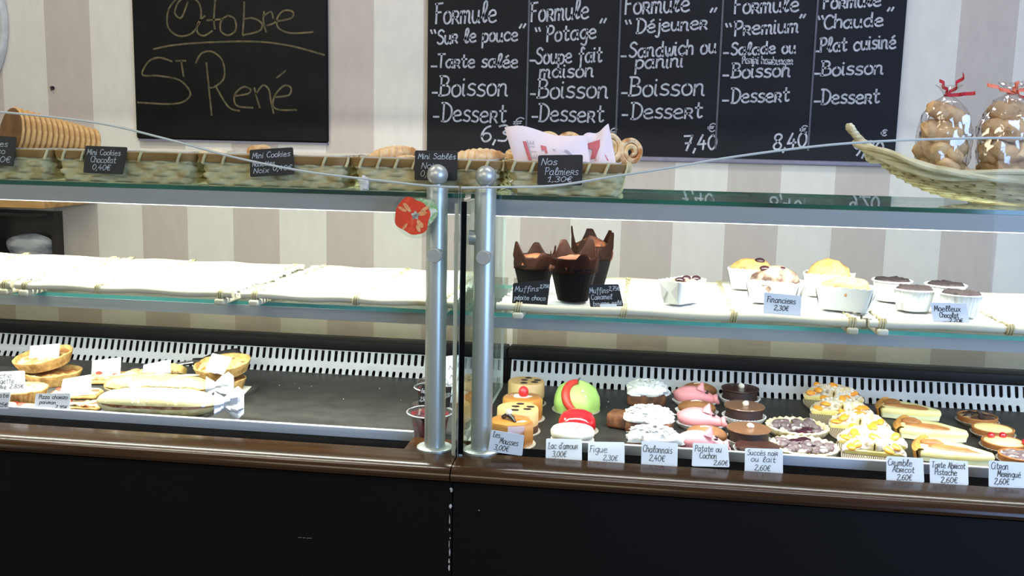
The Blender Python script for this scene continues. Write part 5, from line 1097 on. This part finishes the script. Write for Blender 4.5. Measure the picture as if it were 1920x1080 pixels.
# ---- marzipan pigs and potatoes
M_pink = mat('pink_marzipan', (236, 158, 160), .45, c2=(228, 146, 150), scale=14, sss=.1); M_pota = mat('cocoa_potato', (150, 100, 56), .75, c2=(112, 70, 36), scale=36, detail=5, lo=.35, hi=.7, bump=.3, bscale=120); M_eye = mat('dark_eye', (30, 18, 20), .4, c2=(40, 26, 26), scale=90)
def pig(label, x, y):
    p = top(x, y, .022); t = thing('marzipan_pig', label, 'marzipan pig', (p.x, p.y, TZ), -.10, 'pink marzipan pigs')
    crimp(.034, .010, 30, 1.25, .75).build('paper_case', M_petit, t)
    rings = []
    for i in range(31):
        f = i / 30; X = -.043 + .086 * f
        rr = .0215 * math.sqrt(max(.02, 1 - ((f - .42) / .43) ** 2)) if f < .62 else .0215 * (.88 - (f - .62) * 1.55)
        zc = .020 + (0 if f < .7 else -.006 * (f - .7) / .3)
        rings.append([(X, rr * 1.05 * cos(a), max(.003, zc + rr * .93 * sin(a))) for a in [j / 24 * 2 * PI for j in range(24)]])
    MB().loft(rings, 0, True, True).build('body', M_pink, t)
    for s in (-1, 1):
        MB().lathe([(0, 0), (.0085, .001), (.0065, .007), (.0030, .014), (.0005, .018)], seg=16, sy=.45).xf(Matrix.Translation((.010, s * .0095 - .004, .034)) @ Matrix.Rotation(.35 * s, 4, 'X') @ Matrix.Rotation(.25, 4, 'Y')).build('ear', M_pink, t)
        MB().blob((.024, s * .0065 - .007, .0315), (.0036, .0022, .0022), 0, 1, 0, 12, 8).build('eye', M_eye, t)
    MB().lathe([(0, -.003), (.0098, -.003), (.0112, .000), (.0105, .004), (.0072, .0045), (.0060, .002), (0, .0015)], seg=24).xf(Matrix.Translation((.043, -.002, .0165)) @ Matrix.Rotation(PI / 2 - .35, 4, 'Y') @ Matrix.Rotation(0, 4, 'Z')).build('snout', M_pink, t)
    for s in (-1, 1): MB().blob((.0475, s * .003 - .002, .0185), (.0016, .0014, .0016), 0, 1, 0, 8, 6).build('nostril', M_eye, t)
    MB().tube([(-.041 + .0028 * sin(k * .8), .002, .020 + .0030 * cos(k * .8) + k * .0006) for k in range(12)], .0016, 6).build('tail', M_pink, t)
    return t
def potato(label, x, y, rz, seed):
    p = top(x, y, .026); t = thing('marzipan_potato', label, 'marzipan potato', (p.x, p.y, TZ), rz, 'brown cocoa-dusted marzipan potatoes')
    crimp(.034, .012, 30, 1.15, .70).build('paper_case', M_petit, t)
    MB().blob((0, 0, .0165), (.037, .0205, .0158), .06, 40, seed, 30, 16, amp2=.015, freq2=200).build('potato', M_pota, t)
    MB().tube([(-.012, -.006, .0312), (-.002, -.003, .0322), (.010, -.004, .0314)], [.0008, .0016, .0008], 6).build('white_streak', M_crm, t)
potato('brown marzipan potato, rearmost, behind the first pink pig', 1312, 724, -.12, 2)
pig('pink marzipan pig, rear one of the three', 1303, 741)
potato('brown marzipan potato between the rear and middle pigs', 1307, 757, -.1, 5)
pig('pink marzipan pig, middle one of the three', 1314, 783)
potato('brown marzipan potato between the middle and front pigs', 1326, 806, -.22, 9)
pig('pink marzipan pig behind the Patate ou Cochon card, front one', 1316, 828)
# ---- chocolate rounds
M_choc2 = mat('chocolate_sponge', (58, 36, 28), .6, c2=(42, 26, 22), scale=40, bump=.25, bscale=100); M_milk = mat('milk_chocolate_disc', (120, 84, 58), .32, c2=(108, 72, 48), scale=18, coat=.3); M_dkd = mat('dark_chocolate_disc', (66, 40, 30), .3, c2=(54, 32, 26), scale=18, coat=.3)
def succes(label, x, y, m_, nut=True, H=.034, R=.038):
    p = top(x, y, H); t = thing('chocolate_round', label, 'chocolate cake', (p.x, p.y, TZ), 0, 'round chocolate cakes with a top disc')
    crimp(R * 1.02, .014, 40).build('paper_case', M_petit, t)
    MB().lathe([(0, .0015), (R * .90, .0015), (R * .94, H * .4), (R * .92, H * .55), (R * .95, H * .8), (R * .93, H - .003), (0, H - .003)], seg=56, mod=lambda a, k, r, z: (1 + .025 * noise.noise(Vector((cos(a) * 4, sin(a) * 4, k))), 0)).build('sponge', M_choc2, t)
    MB().lathe([(0, H - .003), (R, H - .003), (R * 1.02, H - .0015), (R, H), (0, H + .0006)], seg=56).build('top_disc', m_, t)
    if nut: 
        o = MB().blob((0, 0, 0), (.0062, .0055, .0055), .3, 200, int(x), 14, 10).build('nut', M_crm, t); o.location = (.002, -.002, H + .004)
succes('dark chocolate round cake with a white nut, rearmost of its column', 1388, 728, M_dkd)
succes('chocolate round cake with a milk chocolate disc, second of its column from the rear', 1396, 761, M_milk)
succes('chocolate round cake with a milk chocolate disc, nearest the front with a nut', 1404, 803, M_milk, R=.038)
succes('low dark chocolate round without nut, behind the Succès card', 1420, 836, M_dkd, False, .020, .037)
# ---- plum tarts
M_plum = mat('sugared_plum', (112, 100, 98), .6, c2=(206, 202, 196), scale=60, detail=5, lo=.42, hi=.64, c3=(84, 58, 64), bump=.4, bscale=120); M_sug = mat('sugared_crust_rim', (226, 212, 176), .8, c2=(206, 182, 130), scale=60, detail=5, bump=.5, bscale=160)
M_bry = mat('dark_berry', (40, 16, 28), .25, c2=(66, 24, 40), scale=60, coat=.4)
def plum(label, x, y, seed, R=.056, H=.017):
    p = top(x, y, H); t = thing('plum_tart', label, 'tart', (p.x, p.y, TZ), seed, 'sugar-dusted plum tarts'); r = random.Random(seed)
    fl = lambda a, k, rr, z: (1 + .03 * sin(a * 26) * (1 if 2 <= k <= 5 else .3), .0012 * sin(a * 26) if 3 <= k <= 5 else 0)
    MB().lathe([(0, .0005), (R * .84, .0005), (R * .94, H * .5), (R, H * .85), (R * 1.01, H), (R * .95, H * 1.12), (R * .88, H), (R * .84, H * .7), (0, H * .6)], seg=104, mod=fl).build('crust', M_sug, t, auto=60)
    for k in range(13):
        a = k * 2.4; q = R * .78 * math.sqrt((k + .4) / 13); o = MB().blob((0, 0, 0), (.015, .011, .0065), .35, 70, seed * 20 + k, 18, 10, amp2=.1, freq2=200).build('plum_piece', M_bry if k in (4, 9) else M_plum, t)
        o.location = (q * cos(a), q * sin(a), H * .82 + .001 * (k % 3)); o.rotation_euler = (r.uniform(-.3, .3), r.uniform(-.3, .3), a + 1)
plum('plum tart with pale crust, rear one of the two', 1495, 799, 2)
plum('plum tart with dark berries, front one of the two', 1508, 836, 5, .057)
# ---- apricot crumble slices on striped rounds
def ring_mat():
    M = mat('striped_cake_round', (120, 108, 90), .35, .4); t = M.node_tree; b = t.nodes['Principled BSDF']; tc = nd(t, 'ShaderNodeTexCoord'); ln = nd(t, 'ShaderNodeVectorMath', operation='LENGTH'); t.links.new(tc.outputs['Object'], ln.inputs[0])
    a = nd(t, 'ShaderNodeMath', operation='MULTIPLY'); a.inputs[1].default_value = 330; t.links.new(ln.outputs['Value'], a.inputs[0]); f = nd(t, 'ShaderNodeMath', operation='FRACT'); t.links.new(a.outputs[0], f.inputs[0])
    r = nd(t, 'ShaderNodeValToRGB'); e = r.color_ramp.elements; e[0].position = .42; e[0].color = lin((52, 46, 42)); e[1].position = .58; e[1].color = lin((186, 174, 152)); t.links.new(f.outputs[0], r.inputs[0]); t.links.new(r.outputs[0], b.inputs['Base Color']); return M
M_ring = ring_mat(); M_crumb = mat('sugared_crumble', (206, 180, 120), .8, c2=(132, 100, 54), scale=70, detail=6, lo=.38, hi=.66, c3=(216, 206, 186), bump=.6, bscale=140); M_apri = mat('apricot', (236, 164, 52), .35, c2=(222, 132, 40), scale=40, coat=.2); M_custard = mat('yellow_custard', (230, 214, 136), .5, c2=(216, 190, 100), scale=30)
M_whitecr = mat('white_crumbs', (218, 212, 202), .8, c2=(200, 190, 172), scale=70)
def crumble(label, x, y, seed, s=1.0):
    p = top(x, y, .016); t = thing('apricot_crumble_slice', label, 'tart slice', (p.x, p.y, TZ + .0170), -.14, 'apricot crumble slices on striped rounds'); r = random.Random(seed); t.rotation_euler = (.26, 0, -.14)
    d_ = MB().lathe([(0, .0005), (.046 * s, .0005), (.046 * s, .0016), (0, .0016)], seg=56).build('striped_round', M_ring, t); d_.location = (-.014, -.016, 0)
    # half-moon slice: straight side to the front left
    def F(u, v):
        a = PI * (1.12 * u - .06); q = v; return Vector((-.058 * s * cos(a) * q, .044 * s * sin(a) * q - .004, .003 + .016 * (1 - v ** 6) * min(1, .30 + 1.1 * max(0, sin(a))) + .004 * noise.noise(Vector((cos(a) * q * 5, sin(a) * q * 5, seed))) * (1 - v ** 4)))
    mb = MB().sheet(lambda u, v: F(u, v * .98 + .02), 40, 14, -.0035); mb.build('crumble_top', M_crumb, t)
    mb = MB(); n = 30; lo = [F(i / n, 1.0) for i in range(n + 1)]
    mb.loft([[Vector((v.x * .97, v.y * .97 if v.y > .004 else v.y, .0018)) for v in lo], [Vector((v.x, v.y, .006)) for v in lo], [Vector((v.x * .96, v.y * .95, .0085)) for v in lo]], 0, True, True); mb.build('base', M_custard, t)
    for k in range(6):
        u, v = [(.06, .75), (.14, .55), (.30, .85), (.86, .7), (.5, .5), (.96, .45)][k]; q = F(u, v); o = MB().blob((0, 0, 0), (.0105, .0075, .004), .2, 80, seed + k, 16, 10).build('apricot', M_apri, t); o.location = q + ZU * .0035; o.rotation_euler = (r.uniform(-.3, .3), r.uniform(-.4, .2), r.uniform(0, 3))
    mb = MB()
    for k in range(80):
        q = F(r.uniform(.15, .95), r.uniform(.15, .95)); s_ = r.uniform(.0016, .0042); mb.blob(q + ZU * .003, (s_, s_ * .9, s_ * .7), .5, 300, k, 7, 5)
    mb.build('sugar_crumbs', M_whitecr, t, auto=20)['kind'] = 'stuff'
crumble('apricot crumble slice, rearmost of the column on striped rounds', 1562, 750, 2)
crumble('apricot crumble slice, second from the rear, with bright orange fruit', 1578, 777, 5)
crumble('apricot crumble slice, third from the rear of its column', 1611, 803, 8, .92)
crumble('apricot crumble slice, fourth from the rear, widest, above the striped round', 1634, 833, 11, .98)
crumble('apricot crumble slice, frontmost, behind the lip of the tray', 1638, 851, 14, .86)
# ---- apricot pistachio tart slices
M_ptop = mat('pale_custard_top', (240, 230, 172), .5, c2=(222, 206, 130), scale=18, detail=3, sss=.1); M_pbrn = mat('browned_apricot', (176, 120, 66), .45, c2=(132, 82, 42), scale=30, detail=5, bump=.3, bscale=90); M_pcr = mat('golden_tart_crust', (206, 150, 72), .7, c2=(170, 112, 48), scale=40, detail=5, bump=.4, bscale=120); M_pist = mat('pistachio_cream', (228, 228, 190), .6, c2=(216, 216, 166), scale=40)
def slice_(label, x, y, seed, s=1.0, rz=-.35):
    H = .021; p = top(x, y, H); t = thing('apricot_pistachio_slice', label, 'tart slice', (p.x, p.y, TZ), rz, 'pale apricot pistachio tart slices')
    d_ = MB().lathe([(0, .0004), (.044, .0004), (.044, .0014), (0, .0014)], seg=48).build('striped_round', M_ring, t); d_.location = (.012, -.004, 0)
    L = .056 * s; arc = [(-.050 * s + .012 * cos(a) * -1 if False else -.046 * s - .010 * cos(a), .040 * s * sin(a)) for a in [(-.5 + k / 12) * PI for k in range(13)]]
    out = arc + [(.010, .034 * s), (L, .008), (L + .003, -.006), (L * .6, -.022 * s), (.0, -.034 * s)]
    def rg(k, z): return [(x_ * k, y_ * k, z) for x_, y_ in out]
    MB().loft([rg(.95, .0016), rg(.97, H * .55)], 0, True, True).build('pistachio_layer', M_pist, t)
    MB().loft([rg(.98, H * .5), rg(1.0, H * .75), rg(.97, H * .96), rg(.85, H * 1.03), rg(.4, H * 1.08)], 0, True, True).build('custard_top', M_ptop, t, auto=60)
    mb = MB(); n = 13
    mb.loft([[(a * 1.0 - .004, b * 1.04, .0016) for a, b in arc], [(a * 1.08 - .004, b * 1.08, H * .9) for a, b in arc], [(a * 1.06, b * 1.06, H * 1.15) for a, b in arc], [(a * .92, b * .95, H * 1.10) for a, b in arc], [(a * .90, b * .95, .0016) for a, b in arc]], 0, False, False, closed=False); mb.build('crust_edge', M_pcr, t)
    o = MB().blob((0, 0, 0), (.040 * s, .010, .0055), .3, 50, seed, 26, 12, amp2=.12, freq2=120).build('browned_fruit', M_pbrn, t); o.location = (-.004, -.014 * s, H * 1.04); o.rotation_euler = (.2, 0, .08)
    o = MB().blob((0, 0, 0), (.016 * s, .012, .008), .3, 60, seed + 3, 20, 12).build('browned_fruit', M_pbrn, t); o.location = (-.034 * s, .004, H * 1.08)
slice_('pale apricot pistachio tart slice, rear one with the darkest browned fruit', 1706, 763, 3)
slice_('pale apricot pistachio tart slice, middle one', 1748, 800, 6, 1.06)
slice_('pale apricot pistachio tart slice, front one behind the Tarte Abricot card', 1790, 841, 9, 1.08)
# ---- small round tartlets
M_tsh = mat('tartlet_shell', (176, 116, 60), .7, c2=(140, 86, 42), scale=40, bump=.3, bscale=120); M_lem = mat('lemon_cream', (238, 226, 160), .4, c2=(228, 210, 128), scale=20); M_gcase = mat('grey_paper_case', (168, 160, 148), .6, c2=(140, 132, 122), scale=50); M_meri = mat('toasted_topping', (70, 44, 32), .5, c2=(190, 160, 110), scale=46, detail=5, lo=.48, hi=.7, bump=.5, bscale=110); M_jel = mat('red_currant', (176, 20, 34), .12, c2=(146, 12, 26), scale=40, coat=.6)
def tartlet(label, x, y, kind, seed, R=.037, H=.016):
    p = top(x, y, H); t = thing('round_tartlet', label, 'tartlet', (p.x, p.y, TZ), seed, 'small round tartlets in grey paper cases')
    crimp(R * 1.0, .007, 36).build('paper_case', M_gcase, t)
    MB().lathe([(0, .0015), (R * .9, .0015), (R * .97, H * .6), (R, H), (R * .93, H + .001), (R * .90, H * .8), (0, H * .7)], seg=60).build('shell', M_tsh, t)
    m_ = {'dark': M_meri, 'lemon': M_lem, 'berry': M_lem, 'grey': M_plum}[kind]
    MB().lathe([(0, H * .6), (R * .9, H * .75), (R * .88, H * 1.0), (R * .5, H * 1.12), (0, H * 1.14)], seg=44, mod=lambda a, k, r, z: (1, (.003 if kind in ('dark', 'grey') else .0006) * noise.noise(Vector((cos(a) * r * 120, sin(a) * r * 120, seed)))) if k > 1 else (1, 0)).build('filling', m_, t)
    if kind == 'berry':
        for q, (a, r) in enumerate(((2.4 - seed, .62), (1.35 - seed, .55), (-.45 - seed, .92))):
            o = MB().blob((0, 0, 0), (.0065, .0065, .0062), .05, 60, q, 16, 10).build('red_berry', M_jel, t); o.location = (R * r * cos(a), R * r * sin(a), H * 1.12 + .003)
    if kind == 'dark':
        for q in range(5):
            o = MB().blob((0, 0, 0), (.012, .006, .003), .4, 90, q + seed, 16, 8).build('dark_shard', M_dch, t); a = q * 1.35; o.location = (R * .5 * cos(a), R * .5 * sin(a), H * 1.12); o.rotation_euler = (.2, .2, a)
tartlet('round tartlet with dark broken topping, rearmost of the right column', 1833, 780, 'dark', 2)
tartlet('smooth pale lemon tartlet, second in the right column', 1862, 803, 'lemon', 3)
tartlet('pale lemon tartlet with shiny red berries', 1882, 828, 'berry', 4, .037)
tartlet('greyish sugared tartlet at the right photo edge, in front of the berry one', 1914, 853, 'grey', 5, .036)
# ---- price cards standing against the tray lip
SR = 'white price cards along the front of the right tray'
def rcard(label, quad, lines): price_tag('price_tag', label, quad, 1.5925 if 'Mousses' in label else 1.622, .0006 if 'Mousses' in label else .022, lines, False, SR, None, .0010)
rcard('white card reading Les Mousses 3,00€', [(921, 806), (983, 816), (979, 855), (915, 846)], [('Les', .08, .28, .30, .26), ('Mousses', .30, .84, .56, .28), ('3,00\u20ac', .16, .58, .88, .24)])
rcard('white card reading Lac d’amour 3,00€', [(1024, 822), (1091, 824), (1091, 864), (1023, 864)], [("Lac d'amour", .06, .88, .46, .28), ('3,00\u20ac', .18, .56, .82, .24)])
rcard('white card reading Figue 2,30€', [(1103, 828), (1171, 829), (1171, 870), (1102, 867)], [('Figue', .04, .52, .50, .32), ('2,30\u20ac', .42, .80, .86, .24)])
rcard('white card reading Chalonnais 2,40€', [(1203, 826), (1271, 831), (1270, 876), (1202, 872)], [('Chalonnais', .04, .84, .46, .28), ('2,40\u20ac', .22, .64, .80, .24)])
rcard('white card reading Patate ou Cochon 2,60€', [(1299, 830), (1365, 833), (1368, 876), (1297, 874)], [('Patate ou', .06, .80, .36, .26), ('Cochon', .20, .66, .66, .26), ('2,60\u20ac', .58, .94, .92, .2)])
rcard('white card reading Succès noir ou lait 2,60€', [(1397, 840), (1468, 842), (1468, 890), (1396, 886)], [('Succ\xe8s noir', .06, .86, .28, .22), ('ou lait', .16, .80, .54, .22), ('2,60\u20ac', .26, .66, .88, .22)])
rcard('white card reading Crumble Abricot 2,60€', [(1662, 855), (1731, 859), (1733, 905), (1662, 903)], [('Crumble', .04, .68, .36, .26), ('Abricot', .16, .74, .62, .24), ('2,60\u20ac', .28, .66, .92, .22)])
rcard('white card reading Tarte Abricot Pistache 2,60€', [(1743, 860), (1815, 865), (1816, 910), (1744, 908)], [('Tarte Abricot', .05, .92, .34, .24), ('Pistache', .12, .70, .62, .24), ('2,60\u20ac', .28, .70, .92, .22)])
rcard('white card reading Citron Meringué 2,60€ at the right photo edge', [(1854, 863), (1926, 868), (1927, 916), (1854, 913)], [('Citron', .06, .50, .32, .26), ('Meringu\xe9', .22, .82, .60, .24), ('2,60\u20ac', .14, .52, .88, .22)])
# ---- crumbs scattered on the tray
mb = MB(); r = random.Random(21)
for k in range(240):
    x = r.choice([r.uniform(1000, 1200), r.uniform(1480, 1640), r.uniform(1700, 1900), r.uniform(500, 780), r.uniform(1100, 1500)]); y = r.gauss(735 if x > 900 else 740, 16) + (x - 1200) * .055
    p = on(x, y, TZ)
    if 1.72 < p.y < 2.07: s = r.uniform(.0004, .0014); mb.blob(Vector((p.x, p.y, TZ + s * 1.0)), (s, s, s * .7), .4, 500, k, 6, 4)
tag(mb.build('crumbs', M_whitecr, auto=20), 'pale crumbs scattered over the dark tray', 'crumbs', kind='stuff')

for o in list(COL.objects):                                          # the cakes of this tray are a little larger than first measured
    if o.parent is None and o.get('category') in ('mousse cake', 'dome cake', 'biscuit cake', 'cream cake', 'marzipan pig', 'marzipan potato', 'chocolate cake', 'tart', 'tart slice', 'tartlet', 'cake', 'quiche'): o.scale = (1.04,) * 3
